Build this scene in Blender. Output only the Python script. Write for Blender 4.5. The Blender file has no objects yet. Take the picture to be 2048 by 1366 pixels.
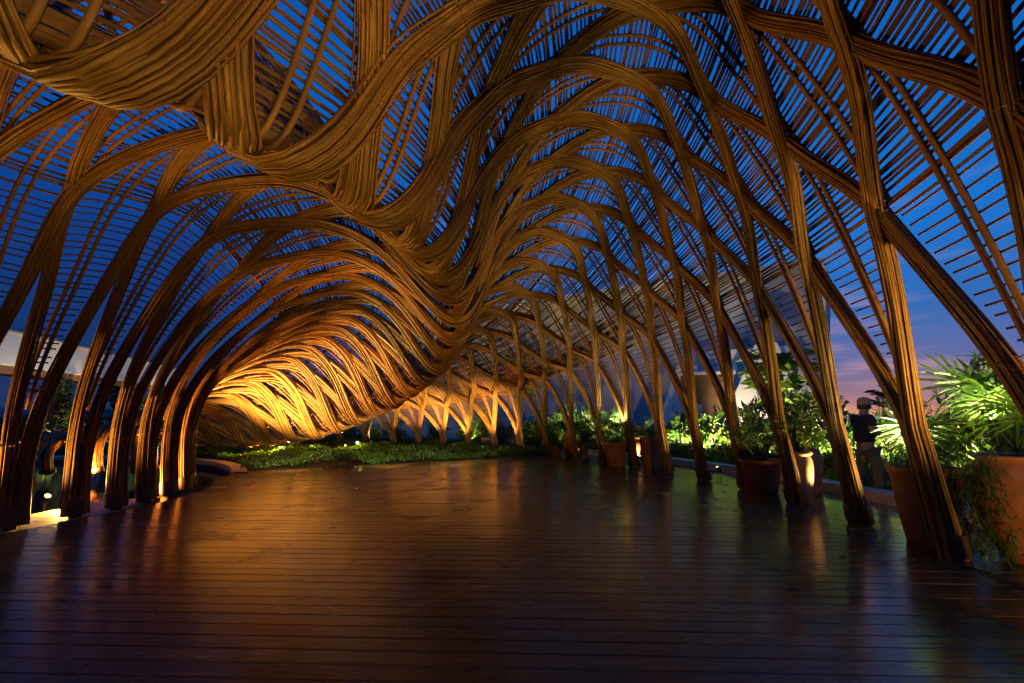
import bpy, math, random
import numpy as np
from mathutils import Vector, Matrix
rng = np.random.default_rng(7); random.seed(7)
K = 1.4                                   # metres per design unit (eye height)
sc = bpy.context.scene
COL = sc.collection

# ------------------------------------------------------------------ camera
cam_d = bpy.data.cameras.new('camera'); cam = bpy.data.objects.new('camera', cam_d); COL.objects.link(cam)
PITCH = math.atan(147 / 910)
cam.location = (0, 0, K); cam.rotation_euler = (math.pi / 2 + PITCH, 0, 0)
cam_d.sensor_width = 36; cam_d.lens = 16; cam_d.clip_start = 0.05; cam_d.clip_end = 2000
sc.camera = cam

# ------------------------------------------------------------------ sky, sun, exposure
SUN_AZ = math.radians(38)                 # clockwise from +Y: the afterglow lies low to the right
w = bpy.data.worlds.new('World'); sc.world = w; w.use_nodes = True
nt = w.node_tree; nt.nodes.clear()
def N(t, **kw):
    n = nt.nodes.new(t)
    for k, v in kw.items(): setattr(n, k, v)
    return n
def Lk(a, b): nt.links.new(a, b)
tc = N('ShaderNodeTexCoord'); sep = N('ShaderNodeSeparateXYZ'); Lk(tc.outputs['Generated'], sep.inputs[0])
ramp = N('ShaderNodeValToRGB'); Lk(sep.outputs['Z'], ramp.inputs[0])
cr = ramp.color_ramp
stops = [(0.0, (.62, .27, .15)), (.018, (.42, .19, .17)), (.045, (.21, .135, .235)), (.10, (.085, .115, .31)), (.18, (.018, .115, .39)), (.32, (.002, .14, .52)), (.55, (.001, .105, .44)), (1, (.001, .06, .28))]
cr.elements[0].position = 0; cr.elements[0].color = (*stops[0][1], 1)
cr.elements[1].position = 1; cr.elements[1].color = (*stops[-1][1], 1)
for p, c in stops[1:-1]:
    e = cr.elements.new(p); e.color = (*c, 1)
ramp2 = N('ShaderNodeValToRGB'); Lk(sep.outputs['Z'], ramp2.inputs[0]); cr = ramp2.color_ramp
st2 = [(0, (.012, .03, .10)), (.1, (.003, .026, .12)), (.3, (.0015, .036, .20)), (.55, (.001, .085, .38)), (1, (.001, .06, .28))]
cr.elements[0].color = (*st2[0][1], 1); cr.elements[1].color = (*st2[-1][1], 1)
for p, c in st2[1:-1]:
    e = cr.elements.new(p); e.color = (*c, 1)
dot = N('ShaderNodeVectorMath', operation='DOT_PRODUCT'); Lk(tc.outputs['Generated'], dot.inputs[0])
dot.inputs[1].default_value = (math.sin(SUN_AZ), math.cos(SUN_AZ), 0)
mr = N('ShaderNodeMapRange', interpolation_type='SMOOTHSTEP'); Lk(dot.outputs['Value'], mr.inputs[0])
mr.inputs[1].default_value = .22; mr.inputs[2].default_value = .88
mix = N('ShaderNodeMix', data_type='RGBA'); Lk(mr.outputs[0], mix.inputs['Factor']); Lk(ramp2.outputs[0], mix.inputs[6]); Lk(ramp.outputs[0], mix.inputs[7])
# streaky cloud
mp = N('ShaderNodeMapping'); Lk(tc.outputs['Generated'], mp.inputs[0]); mp.inputs['Scale'].default_value = (2.2, 2.2, 15); mp.inputs['Rotation'].default_value = (.07, .10, 0)
nz = N('ShaderNodeTexNoise'); Lk(mp.outputs[0], nz.inputs['Vector']); nz.inputs['Scale'].default_value = 1.5; nz.inputs['Detail'].default_value = 7; nz.inputs['Roughness'].default_value = .58; nz.inputs['Distortion'].default_value = .3
cm = N('ShaderNodeMapRange', interpolation_type='SMOOTHSTEP'); Lk(nz.outputs[0], cm.inputs[0]); cm.inputs[1].default_value = .50; cm.inputs[2].default_value = .72; cm.inputs[4].default_value = .75
fade = N('ShaderNodeMapRange'); Lk(sep.outputs['Z'], fade.inputs[0]); fade.inputs[1].default_value = .5; fade.inputs[2].default_value = .05
m1 = N('ShaderNodeMath', operation='MULTIPLY'); Lk(cm.outputs[0], m1.inputs[0]); Lk(fade.outputs[0], m1.inputs[1])
m2 = N('ShaderNodeMath', operation='MULTIPLY'); Lk(m1.outputs[0], m2.inputs[0]); Lk(mr.outputs[0], m2.inputs[1])
ccol = N('ShaderNodeValToRGB'); Lk(sep.outputs['Z'], ccol.inputs[0]); ccol.color_ramp.elements[0].color = (.62, .30, .24, 1); ccol.color_ramp.elements[0].position = .03; ccol.color_ramp.elements[1].color = (.24, .22, .38, 1); ccol.color_ramp.elements[1].position = .25
mixc = N('ShaderNodeMix', data_type='RGBA'); Lk(m2.outputs[0], mixc.inputs['Factor']); Lk(mix.outputs[2], mixc.inputs[6]); Lk(ccol.outputs[0], mixc.inputs[7])
sky = N('ShaderNodeTexSky', sky_type='NISHITA'); sky.sun_disc = False; sky.sun_elevation = math.radians(-3); sky.sun_rotation = SUN_AZ
bg1 = N('ShaderNodeBackground'); Lk(mixc.outputs[2], bg1.inputs[0]); bg1.inputs[1].default_value = 1.0
bg2 = N('ShaderNodeBackground'); Lk(sky.outputs[0], bg2.inputs[0]); bg2.inputs[1].default_value = .05
ad = N('ShaderNodeAddShader'); Lk(bg1.outputs[0], ad.inputs[0]); Lk(bg2.outputs[0], ad.inputs[1])
wo = N('ShaderNodeOutputWorld'); Lk(ad.outputs[0], wo.inputs[0])
sun_d = bpy.data.lights.new('afterglow', 'SUN'); sun_d.energy = .03; sun_d.angle = math.radians(20); sun_d.color = (1, .62, .5)
sun = bpy.data.objects.new('afterglow', sun_d); COL.objects.link(sun)
sun.rotation_euler = Vector((-math.sin(SUN_AZ), -math.cos(SUN_AZ), -.12)).to_track_quat('-Z', 'Y').to_euler()
sc.view_settings.view_transform = 'Standard'; sc.view_settings.look = 'None'; sc.view_settings.exposure = .2; sc.view_settings.gamma = 1
sc.render.engine = 'CYCLES'
sc.cycles.max_bounces = 6; sc.cycles.diffuse_bounces = 3; sc.cycles.glossy_bounces = 3; sc.cycles.transmission_bounces = 4; sc.cycles.transparent_max_bounces = 6
sc.cycles.use_denoising = True; sc.cycles.sample_clamp_indirect = 4; sc.cycles.use_light_tree = True
sc.cycles.caustics_reflective = False; sc.cycles.caustics_refractive = False

# ------------------------------------------------------------------ helpers
def ray(px, py):
    a = (px - 1024) / 910; b = (683 - py) / 910; c, s = math.cos(PITCH), math.sin(PITCH)
    return np.array([a, c - b * s, s + b * c])
def gpt(px, py, z=0.0):
    """ground point (metres) seen at a photo pixel, used once to lay out the plan"""
    r = ray(px, py); t = (z - K) / r[2]; return r * t + [0, 0, K]
def at(px, py, d):
    """point (metres) at depth d (metres) along a photo direction"""
    r = ray(px, py); return r * (d / r[1]) + [0, 0, K]
def empty(name, loc=(0, 0, 0), rz=0):
    o = bpy.data.objects.new(name, None); COL.objects.link(o); o.location = [float(a) for a in loc]; o.rotation_euler = (0, 0, rz); o.empty_display_size = .1
    return o
def tag(o, label, cat, group=None):
    o['label'] = label; o['category'] = cat
    if group: o['group'] = group
    return o
def link(name, me, mat=None, parent=None, loc=None):
    o = bpy.data.objects.new(name, me); COL.objects.link(o)
    if mat is not None and not me.materials: me.materials.append(mat)
    if parent is not None: o.parent = parent
    if loc is not None: o.location = [float(a) for a in loc]
    return o
def mesh_np(name, V, Fq, uv=None, smooth=True):
    """V (n,3), Fq (m,4) or (m,3); uv per vertex (n,2)"""
    V = np.ascontiguousarray(V, np.float32); Fq = np.ascontiguousarray(Fq, np.int32); k = Fq.shape[1]
    me = bpy.data.meshes.new(name)
    me.vertices.add(len(V)); me.vertices.foreach_set('co', V.ravel())
    me.loops.add(Fq.size); me.loops.foreach_set('vertex_index', Fq.ravel())
    me.polygons.add(len(Fq)); me.polygons.foreach_set('loop_start', np.arange(0, Fq.size, k, dtype=np.int32))
    me.polygons.foreach_set('loop_total', np.full(len(Fq), k, np.int32))
    if uv is not None:
        l = me.uv_layers.new(name='UVMap'); l.data.foreach_set('uv', np.ascontiguousarray(uv, np.float32)[Fq.ravel()].ravel())
    me.update(calc_edges=True); me.validate()
    me.polygons.foreach_set('use_smooth', np.full(len(me.polygons), smooth, bool))
    return me
def ring_faces(nseg, m, base=0, caps=False):
    """quads of a tube with nseg+1 rings of m verts"""
    i = np.arange(nseg)[:, None]; j = np.arange(m)[None]
    a = base + i * m + j; b = base + i * m + (j + 1) % m
    return np.stack([a, b, b + m, a + m], -1).reshape(-1, 4)
def frames(P, up=(0, 0, 1)):
    T = np.gradient(P, axis=0); T /= np.linalg.norm(T, axis=1, keepdims=True) + 1e-9
    U = np.tile(np.array(up, float), (len(P), 1)); Sd = np.cross(T, U); n = np.linalg.norm(Sd, axis=1, keepdims=True)
    bad = n[:, 0] < 1e-3; Sd[bad] = np.cross(T[bad], [1, 0, 0]); Sd /= np.linalg.norm(Sd, axis=1, keepdims=True)
    return T, Sd, np.cross(Sd, T)
def tube(P, R, m=8, up=(0, 0, 1), flat=1.0, phase=0.0):
    """verts, quads, uv of a tube; R scalar or per ring"""
    P = np.asarray(P, float); R = np.broadcast_to(np.asarray(R, float), (len(P),)); T, Sd, Up = frames(P, up)
    a = np.arange(m) * 2 * np.pi / m + phase
    V = P[:, None] + R[:, None, None] * (np.cos(a)[None, :, None] * Sd[:, None] + flat * np.sin(a)[None, :, None] * Up[:, None])
    L = np.r_[0, np.cumsum(np.linalg.norm(np.diff(P, axis=0), axis=1))]
    uv = np.stack([np.repeat(L, m), np.tile(np.arange(m) / m, len(P))], -1)
    return V.reshape(-1, 3), ring_faces(len(P) - 1, m), uv
class MB:
    """collects pieces of ONE part"""
    def __init__(s): s.V = []; s.F = []; s.U = []; s.n = 0
    def add(s, V, F, U=None):
        V = np.asarray(V, float); F = np.asarray(F)
        if F.shape[1] == 3: F = np.c_[F, F[:, 2]]
        s.V.append(V); s.F.append(F + s.n); s.U.append(np.zeros((len(V), 2)) if U is None else U); s.n += len(V); return s
    def tube(s, P, R, m=8, cap=True, **k):
        V, F, U = tube(P, R, m, **k); s.add(V, F, U)
        if cap:
            for ring, rev in ((V[:m], True), (V[-m:], False)):
                c = ring.mean(0); VV = np.r_[ring, [c]]; f = np.array([[i, (i + 1) % m, m] for i in range(m)])
                s.add(VV, f[:, ::-1] if rev else f)
        return s
    def box(s, c, d, rz=0, rx=0, ry=0):
        x, y, z = np.array(d) / 2
        V = np.array([[-x, -y, -z], [x, -y, -z], [x, y, -z], [-x, y, -z], [-x, -y, z], [x, -y, z], [x, y, z], [-x, y, z]])
        M = np.array(Matrix.Rotation(rz, 3, 'Z') @ Matrix.Rotation(rx, 3, 'X') @ Matrix.Rotation(ry, 3, 'Y')); V = V @ M.T + np.array(c)
        return s.add(V, [[0, 3, 2, 1], [4, 5, 6, 7], [0, 1, 5, 4], [1, 2, 6, 5], [2, 3, 7, 6], [3, 0, 4, 7]], V[:, :2])
    def lathe(s, prof, m=24, c=(0, 0, 0), wob=0.0):
        prof = np.array(prof, float); a = np.arange(m) * 2 * np.pi / m
        r = prof[:, 0][:, None] * (1 + wob * np.sin(a * 2 + 1)[None])
        V = np.stack([r * np.cos(a), r * np.sin(a), np.repeat(prof[:, 1][:, None], m, 1)], -1).reshape(-1, 3) + np.array(c)
        return s.add(V, ring_faces(len(prof) - 1, m), np.stack([np.tile(a, len(prof)), np.repeat(prof[:, 1], m)], -1))
    def mesh(s, name, smooth=True):
        V = np.concatenate(s.V); F = np.concatenate(s.F); U = np.concatenate(s.U)
        q = F[:, 2] != F[:, 3]
        if q.all(): return mesh_np(name, V, F, U, smooth)
        Fq = F[q]; Ft = F[~q][:, :3]; T = np.r_[Ft, Fq[:, [0, 1, 2]], Fq[:, [0, 2, 3]]] if len(Fq) else Ft
        return mesh_np(name, V, T, U, smooth)
    def build(s, name, mat, parent=None, smooth=True, loc=None): return link(name, s.mesh(name, smooth), mat, parent, loc)
def flat_shade_by_angle(o, ang=40):
    me = o.data
    try: me.set_sharp_from_angle(angle=math.radians(ang))
    except Exception: pass
    return o

# ------------------------------------------------------------------ materials
class Mt:
    def __init__(s, name):
        s.m = bpy.data.materials.new(name); s.m.use_nodes = True; s.t = s.m.node_tree; s.b = s.t.nodes['Principled BSDF']
    def n(s, t, **kw):
        x = s.t.nodes.new(t)
        for k, v in kw.items(): setattr(x, k, v)
        return x
    def l(s, a, b): s.t.links.new(a, b)
    def noise(s, vec, scale, detail=4, rough=.6, sc3=None):
        if sc3 is not None:
            mp = s.n('ShaderNodeMapping'); mp.inputs['Scale'].default_value = sc3; s.l(vec, mp.inputs[0]); vec = mp.outputs[0]
        x = s.n('ShaderNodeTexNoise'); x.inputs['Scale'].default_value = scale; x.inputs['Detail'].default_value = detail; x.inputs['Roughness'].default_value = rough; s.l(vec, x.inputs['Vector']); return x.outputs[0]
    def ramp(s, fac, *st):
        r = s.n('ShaderNodeValToRGB'); e = r.color_ramp.elements
        e[0].position, e[0].color = st[0][0], (*st[0][1], 1); e[1].position, e[1].color = st[-1][0], (*st[-1][1], 1)
        for p, c in st[1:-1]: q = e.new(p); q.color = (*c, 1)
        s.l(fac, r.inputs[0]); return r.outputs[0]
    def rng(s, fac, a, b, c, d):
        r = s.n('ShaderNodeMapRange'); s.l(fac, r.inputs[0])
        for i, v in enumerate((a, b, c, d)): r.inputs[i + 1].default_value = v
        return r.outputs[0]
    def mixc(s, f, a, b, blend='MIX'):
        x = s.n('ShaderNodeMix', data_type='RGBA', blend_type=blend)
        for sock, v in ((x.inputs['Factor'], f), (x.inputs[6], a), (x.inputs[7], b)):
            if isinstance(v, (int, float)): sock.default_value = v
            elif isinstance(v, tuple): sock.default_value = (*v, 1)
            else: s.l(v, sock)
        return x.outputs[2]
    def bump(s, h, strength=.3, dist=.01):
        x = s.n('ShaderNodeBump'); x.inputs['Strength'].default_value = strength; x.inputs['Distance'].default_value = dist; s.l(h, x.inputs['Height']); s.l(x.outputs[0], s.b.inputs['Normal']); return s
    def set(s, **k):
        for a, v in k.items():
            i = s.b.inputs[{'color': 'Base Color', 'rough': 'Roughness', 'metal': 'Metallic', 'spec': 'Specular IOR Level', 'emit': 'Emission Color', 'estr': 'Emission Strength', 'coat': 'Coat Weight', 'crough': 'Coat Roughness', 'trans': 'Transmission Weight', 'ior': 'IOR'}[a]]
            if hasattr(v, 'is_output'): s.l(v, i)
            elif isinstance(v, tuple): i.default_value = (*v, 1)
            else: i.default_value = v
        return s
    def uv(s): return s.n('ShaderNodeUVMap').outputs[0]
    def obj(s): return s.n('ShaderNodeTexCoord').outputs['Object']
    def gen(s): return s.n('ShaderNodeNewGeometry').outputs['Position']
    def rnd(s): return s.n('ShaderNodeObjectInfo').outputs['Random']
def m_bamboo(name, dark, mid, light, rough=.5):
    M = Mt(name); u = M.uv(); g = M.gen()
    a = M.noise(u, 1, 5, .65, (2.2, 37, 1)); b = M.noise(g, 2.2, 4, .6); c = M.noise(u, 1, 3, .6, (14, 160, 1))
    col = M.ramp(a, (.34, dark), (.5, mid), (.67, light)); col = M.mixc(M.rng(b, .35, .7, 0, .7), col, tuple(x * .45 for x in mid))
    col = M.mixc(M.rng(c, .55, .75, 0, .55), col, tuple(x * .3 for x in dark)); col = M.mixc(M.rng(M.rnd(), 0, 1, 0, .5), col, tuple(x * .55 for x in mid)); col = M.mixc(M.rng(M.noise(g, .9, 5, .7), .52, .7, 0, .45), col, (.10, .085, .04))
    sx = M.n('ShaderNodeSeparateXYZ'); M.l(u, sx.inputs[0])
    def mth(op, x, y):
        q = M.n('ShaderNodeMath', operation=op)
        for sk, z in zip(q.inputs, (x, y)):
            if isinstance(z, (int, float)): sk.default_value = z
            else: M.l(z, sk)
        return q.outputs[0]
    nd = mth('FRACT', mth('ADD', mth('MULTIPLY', sx.outputs[0], 1.9), mth('MULTIPLY', sx.outputs[1], 3.7)), 0); col = M.mixc(M.rng(nd, .0, .035, .75, 0), col, tuple(x * .5 for x in dark))
    M.set(color=col, rough=M.rng(a, .3, .7, rough - .12, rough + .18), spec=.35); M.bump(c, .5, .006); return M.m
MAT = {}
MAT['bamboo'] = m_bamboo('bamboo_strips', (.055, .022, .006), (.23, .105, .026), (.50, .27, .065))
MAT['rod'] = m_bamboo('bamboo_rods', (.14, .055, .018), (.27, .118, .038), (.40, .20, .08), .42)
MAT['slat'] = m_bamboo('bamboo_slats', (.07, .028, .009), (.15, .065, .02), (.25, .12, .04))
MAT['tie'] = m_bamboo('tie_cord', (.20, .09, .03), (.34, .17, .06), (.42, .22, .09), .6)
M = Mt('column_shoe'); v = M.noise(M.gen(), 6); M.set(color=M.ramp(v, (.3, (.035, .014, .006)), (.7, (.075, .032, .013))), rough=.5); MAT['shoe'] = M.m
M = Mt('deck_wood'); o = M.obj(); g = M.gen(); rd = M.rnd()
gr = M.noise(g, 1, 6, .65, (1.3, 26, 1)); fine = M.noise(g, 1, 3, .6, (5, 130, 1)); wet = M.noise(g, .55, 3, .5)
col = M.ramp(gr, (.28, (.066, .031, .007)), (.55, (.13, .065, .016)), (.8, (.21, .10, .03)))
col = M.mixc(M.rng(rd, 0, 1, 0, .75), col, (.052, .023, .007)); col = M.mixc(M.rng(fine, .55, .8, 0, .5), col, (.035, .014, .007))
col = M.mixc(M.rng(wet, .5, .68, 0, .45), col, (.035, .016, .006)); rr = M.n('ShaderNodeMath', operation='ADD'); M.l(M.rng(M.noise(g, 1, 4, .6, (1.1, 9, 1)), .25, .75, .10, .22), rr.inputs[0]); M.l(M.rng(M.noise(g, 1.7, 4, .6), .35, .65, 0, .12), rr.inputs[1]); M.set(color=col, rough=rr.outputs[0], spec=.5); M.bump(fine, .10, .003); MAT['deck'] = M.m
def m_plain(name, c1, c2, rough=.7, scale=4, bump=.2, spec=.4, dist=.01, det=5):
    M = Mt(name); v = M.noise(M.gen(), scale, det, .65); M.set(color=M.ramp(v, (.3, c1), (.7, c2)), rough=rough, spec=spec)
    if bump: M.bump(M.noise(M.gen(), scale * 6, 4), bump, dist)
    return M.m
MAT['soil'] = m_plain('soil', (.018, .012, .008), (.045, .03, .018), .95, 3, .6, .2, .03)
MAT['ground'] = m_plain('lawn', (.012, .022, .008), (.03, .045, .016), .95, .7, .5, .2, .03)
MAT['paving'] = m_plain('paving_stone', (.17, .14, .10), (.30, .25, .18), .55, 3, .4)
MAT['kerb'] = m_plain('kerb_concrete', (.30, .28, .24), (.42, .39, .34), .75, 2.5, .25)
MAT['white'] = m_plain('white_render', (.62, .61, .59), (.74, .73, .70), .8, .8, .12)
MAT['white_shaded'] = m_plain('shaded_white_render', (.40, .40, .42), (.52, .52, .54), .8, .5, .12)  # white render darkened and blued: dusk shade put into the colour
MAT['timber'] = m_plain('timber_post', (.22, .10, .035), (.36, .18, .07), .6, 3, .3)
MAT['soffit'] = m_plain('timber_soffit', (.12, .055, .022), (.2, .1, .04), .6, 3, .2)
def m_terra(name, a, b, c):
    M = Mt(name); g = M.gen(); n1 = M.noise(g, 3.5, 5, .6); n2 = M.noise(g, 14, 4, .6, (1, 1, .5)); col = M.ramp(n1, (.3, a), (.6, b), (.8, c))
    col = M.mixc(M.rng(n2, .6, .75, 0, .35), col, (.35, .27, .2)); M.set(color=col, rough=M.rng(n1, .3, .7, .45, .7), spec=.4); M.bump(n2, .25, .006); return M.m
MAT['terra'] = m_terra('terracotta', (.19, .062, .026), (.31, .11, .045), (.38, .17, .085))
MAT['terra2'] = m_terra('pale_terracotta', (.26, .14, .085), (.36, .20, .12), (.42, .27, .18))
def m_leaf(name, a, b, tr=.35):
    M = Mt(name); rd = M.n('ShaderNodeUVMap').outputs[0]; v = M.noise(rd, 1, 1, .5, (7.3, 3.1, 1)); v2 = M.noise(M.gen(), 2.5, 2)
    col = M.mixc(M.rng(v2, .3, .7, 0, .5), M.ramp(v, (.3, a), (.7, b)), tuple(x * .7 for x in a))
    M.set(color=col, rough=.42, spec=.4)
    tl = M.n('ShaderNodeBsdfTranslucent'); M.l(M.mixc(1.0, col, (1.0, 1.15, .35), 'MULTIPLY'), tl.inputs[0])
    mx = M.n('ShaderNodeMixShader'); mx.inputs[0].default_value = tr; M.l(M.b.outputs[0], mx.inputs[1]); M.l(tl.outputs[0], mx.inputs[2])
    out = M.t.nodes['Material Output']; M.l(mx.outputs[0], out.inputs[0]); return M.m
MAT['leaf'] = m_leaf('leaf_green', (.035, .085, .014), (.085, .15, .025))
MAT['leaf_d'] = m_leaf('leaf_dark', (.02, .055, .014), (.05, .10, .022), .25)
MAT['leaf_y'] = m_leaf('leaf_yellowgreen', (.07, .12, .015), (.14, .19, .03), .4)
MAT['palm'] = m_leaf('palm_leaf', (.04, .10, .018), (.095, .165, .03), .38)
MAT['red_leaf'] = m_leaf('red_leaf', (.09, .02, .015), (.16, .05, .025), .3)
MAT['stem'] = m_plain('stem_bark', (.05, .035, .018), (.12, .085, .045), .8, 8, .4)
MAT['metal'] = m_plain('black_metal', (.012, .012, .012), (.025, .025, .025), .45, 6, 0)
MAT['cable'] = m_plain('black_rubber', (.008, .008, .008), (.016, .016, .016), .6, 6, 0)
def m_emit(name, c, s):
    M = Mt(name); M.set(color=(.02, .02, .02), emit=c, estr=s); return M.m
WARM = (1.0, .50, .09); AMBER = (1.0, .60, .13); WHITE = (1.0, .80, .50); GREENY = (1.0, .88, .42)
MAT['lens_w'] = m_emit('lamp_lens_warm', (1, .55, .15), 7); MAT['lens_c'] = m_emit('lamp_lens_pale', (1, .85, .6), 60)
M = Mt('pond_water'); n1 = M.noise(M.gen(), 3.5, 3, .55); M.set(color=(.012, .018, .018), rough=.06, spec=.7); M.bump(n1, .09, .03); MAT['water'] = M.m
MAT['sea'] = m_plain('sea_water', (.02, .05, .09), (.03, .07, .12), .2, .2, 0)
MAT['skin'] = m_plain('skin', (.38, .20, .13), (.45, .25, .17), .5, 9, 0); MAT['shirt'] = m_plain('dark_cotton', (.012, .012, .014), (.022, .022, .025), .9, 20, .2)
MAT['trouser'] = m_plain('olive_cotton', (.09, .10, .06), (.13, .14, .085), .9, 20, .2); MAT['cap'] = m_plain('pale_cotton', (.24, .19, .16), (.3, .24, .2), .9, 20, .1)
MAT['sole'] = m_plain('white_sole', (.6, .6, .58), (.7, .7, .68), .7, 9, 0); MAT['hair'] = m_plain('dark_hair', (.012, .008, .006), (.03, .02, .014), .6, 40, .3)
# ------------------------------------------------------------------ canopy surface (ring plan, wave section)
CEN = np.array([-7.3, 5.0]); R_IN, R_OUT = 2.88, 10.55
def phi_out(v): return np.radians(-8.3 + 5.25 * v - 1.5 * np.log1p(np.exp(-(np.asarray(v, float) + .3) * 3)) / 3)
def phi_in(v): return np.radians(-9.5 + 7 * v - 4 * np.log1p(np.exp(-(np.asarray(v, float) - 1) * 3)) / 3)
def smoothkey(tab):
    a = np.array(tab, float)
    return lambda d: sum(np.interp(d + o, a[:, 0], a[:, 1]) for o in (-6, -3, 0, 3, 6)) / 5
zA = smoothkey([(-60, 4.3), (-20, 4.3), (-10, 4.0), (-3, 3.6), (5, 3.2), (20, 2.9), (38, 2.6), (50, 2.2), (60, 1.7), (72, 1.15), (85, .75), (110, .6)])
zB = smoothkey([(-60, 2.3), (-31, 2.3), (-25, 2.42), (-10, 2.5), (0, 2.5), (8, 2.3), (16, 2.0), (30, 1.6), (46, 1.0), (60, .5), (70, .33), (80, .25), (110, .3)])
zC = smoothkey([(-60, 4.75), (-10, 4.75), (0, 4.7), (10, 4.45), (18, 4.1), (26, 3.65), (36, 3.05), (50, 2.5), (65, 2.1), (80, 1.9), (110, 1.8)])
gW = smoothkey([(-60, 1), (5, 1), (15, .97), (33, .84), (45, .66), (58, .5), (75, .44), (110, .42)])
def section(deg):
    A, B, C, g = zA(deg), zB(deg), zC(deg), gW(deg); lg = min(1, A / 2.6)
    P = [(2.88, 0), (2.87, 1.15 * lg), (np.interp(deg, [-12, -3, 8], [3.14, 3.3, 3.42]), np.interp(deg, [-12, 5], [2.3, A * .69])), (np.interp(deg, [-12, -3, 8], [3.65, 4.0, 4.2]), np.interp(deg, [-12, 5], [3.45, A * .915])), (5.15, A), (5.85, B + .58 * (A - B)), (6.5, B), (6.95, B + .36 * (C - B)), (7.45, B + .78 * (C - B)), (8.2, C)]
    W = [(8.9, 4.62), (9.33, 4.03), (9.76, 3.2), (10.1, 2.25), (10.38, 1.14), (10.55, 0)]
    s = min(1., C * .985 / (4.62 * g))
    return np.array(P + [(r, z * g * (s if i < 3 else 1)) for i, (r, z) in enumerate(W)])
def spline_M(t, Y):
    n = len(t); h = np.diff(t); A = np.zeros((n, n)); b = np.zeros((n, Y.shape[1])); A[0, 0] = A[-1, -1] = 1
    for i in range(1, n - 1):
        A[i, i - 1] = h[i - 1]; A[i, i] = 2 * (h[i - 1] + h[i]); A[i, i + 1] = h[i]; b[i] = 6 * ((Y[i + 1] - Y[i]) / h[i] - (Y[i] - Y[i - 1]) / h[i - 1])
    return np.linalg.solve(A, b)
def spline_ev(t, Y, M, x):
    i = np.clip(np.searchsorted(t, x) - 1, 0, len(t) - 2); h = (t[i + 1] - t[i])[:, None]; a = (t[i + 1] - x)[:, None] / h; b = 1 - a
    return a * Y[i] + b * Y[i + 1] + ((a ** 3 - a) * M[i] + (b ** 3 - b) * M[i + 1]) * h ** 2 / 6
_ref = np.array([(2.95, 0), (2.93, 1.15), (3.42, 2.16), (4.2, 2.86), (5.15, 3.13), (5.85, 2.87), (6.5, 2.5), (6.95, 3.29), (7.45, 4.22), (8.2, 4.7), (8.9, 4.62), (9.33, 4.03), (9.76, 3.2), (10.1, 2.25), (10.35, 1.14), (10.48, 0)]); KN = np.r_[0, np.cumsum(np.hypot(*np.diff(_ref, axis=0).T))]; LEN = KN[-1]
DV = np.linspace(-12, 21, 265); TU = np.linspace(0, LEN, 401); GRID = np.zeros((len(DV), len(TU), 3))
for i, v in enumerate(DV):
    Y = section(math.degrees(phi_out(v))); rz = spline_ev(KN, Y, spline_M(KN, Y), TU); s = (rz[:, 0] - R_IN) / (R_OUT - R_IN)
    I = CEN + (R_IN + np.interp(v, [0, 1, 5, 9, 14], [-.05, 0, .32, .35, .3])) * np.array([np.cos(phi_in(v)), np.sin(phi_in(v))]); O = CEN + R_OUT * np.array([np.cos(phi_out(v)), np.sin(phi_out(v))])
    GRID[i, :, :2] = I + s[:, None] * (O - I); GRID[i, :, 2] = rz[:, 1]
GRID *= K
dU = np.gradient(GRID, axis=1); dV_ = np.gradient(GRID, axis=0); NRM = np.cross(dU, dV_); NRM /= np.linalg.norm(NRM, axis=2, keepdims=True) + 1e-12
def look(G, u, v):
    x = np.clip((np.asarray(v, float) - DV[0]) / (DV[1] - DV[0]), 0, len(DV) - 1.001); y = np.clip(np.asarray(u, float) / TU[1], 0, len(TU) - 1.001)
    x, y = np.broadcast_arrays(x, y); i = x.astype(int); j = y.astype(int); a = (x - i)[..., None]; b = (y - j)[..., None]
    return G[i, j] * (1 - a) * (1 - b) + G[i + 1, j] * a * (1 - b) + G[i, j + 1] * (1 - a) * b + G[i + 1, j + 1] * a * b
def S(u, v): return look(GRID, u, v)
def SN(u, v):
    n = look(NRM, u, v); return n / np.linalg.norm(n, axis=-1, keepdims=True)
NN = 12
UN = np.r_[13.4, 11.9, 10.95, np.linspace(10.0, 2.95, 9), .5]         # u of the nodes, outer fork to inner fork
VMIN, VMAX = -9.0, 18.4
def w_of_u(u): return np.interp(-u, -UN, np.arange(NN + 1.))
def g_of_w(w, a=.2): return w - a * np.sin(2 * np.pi * w) / (2 * np.pi)

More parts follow.
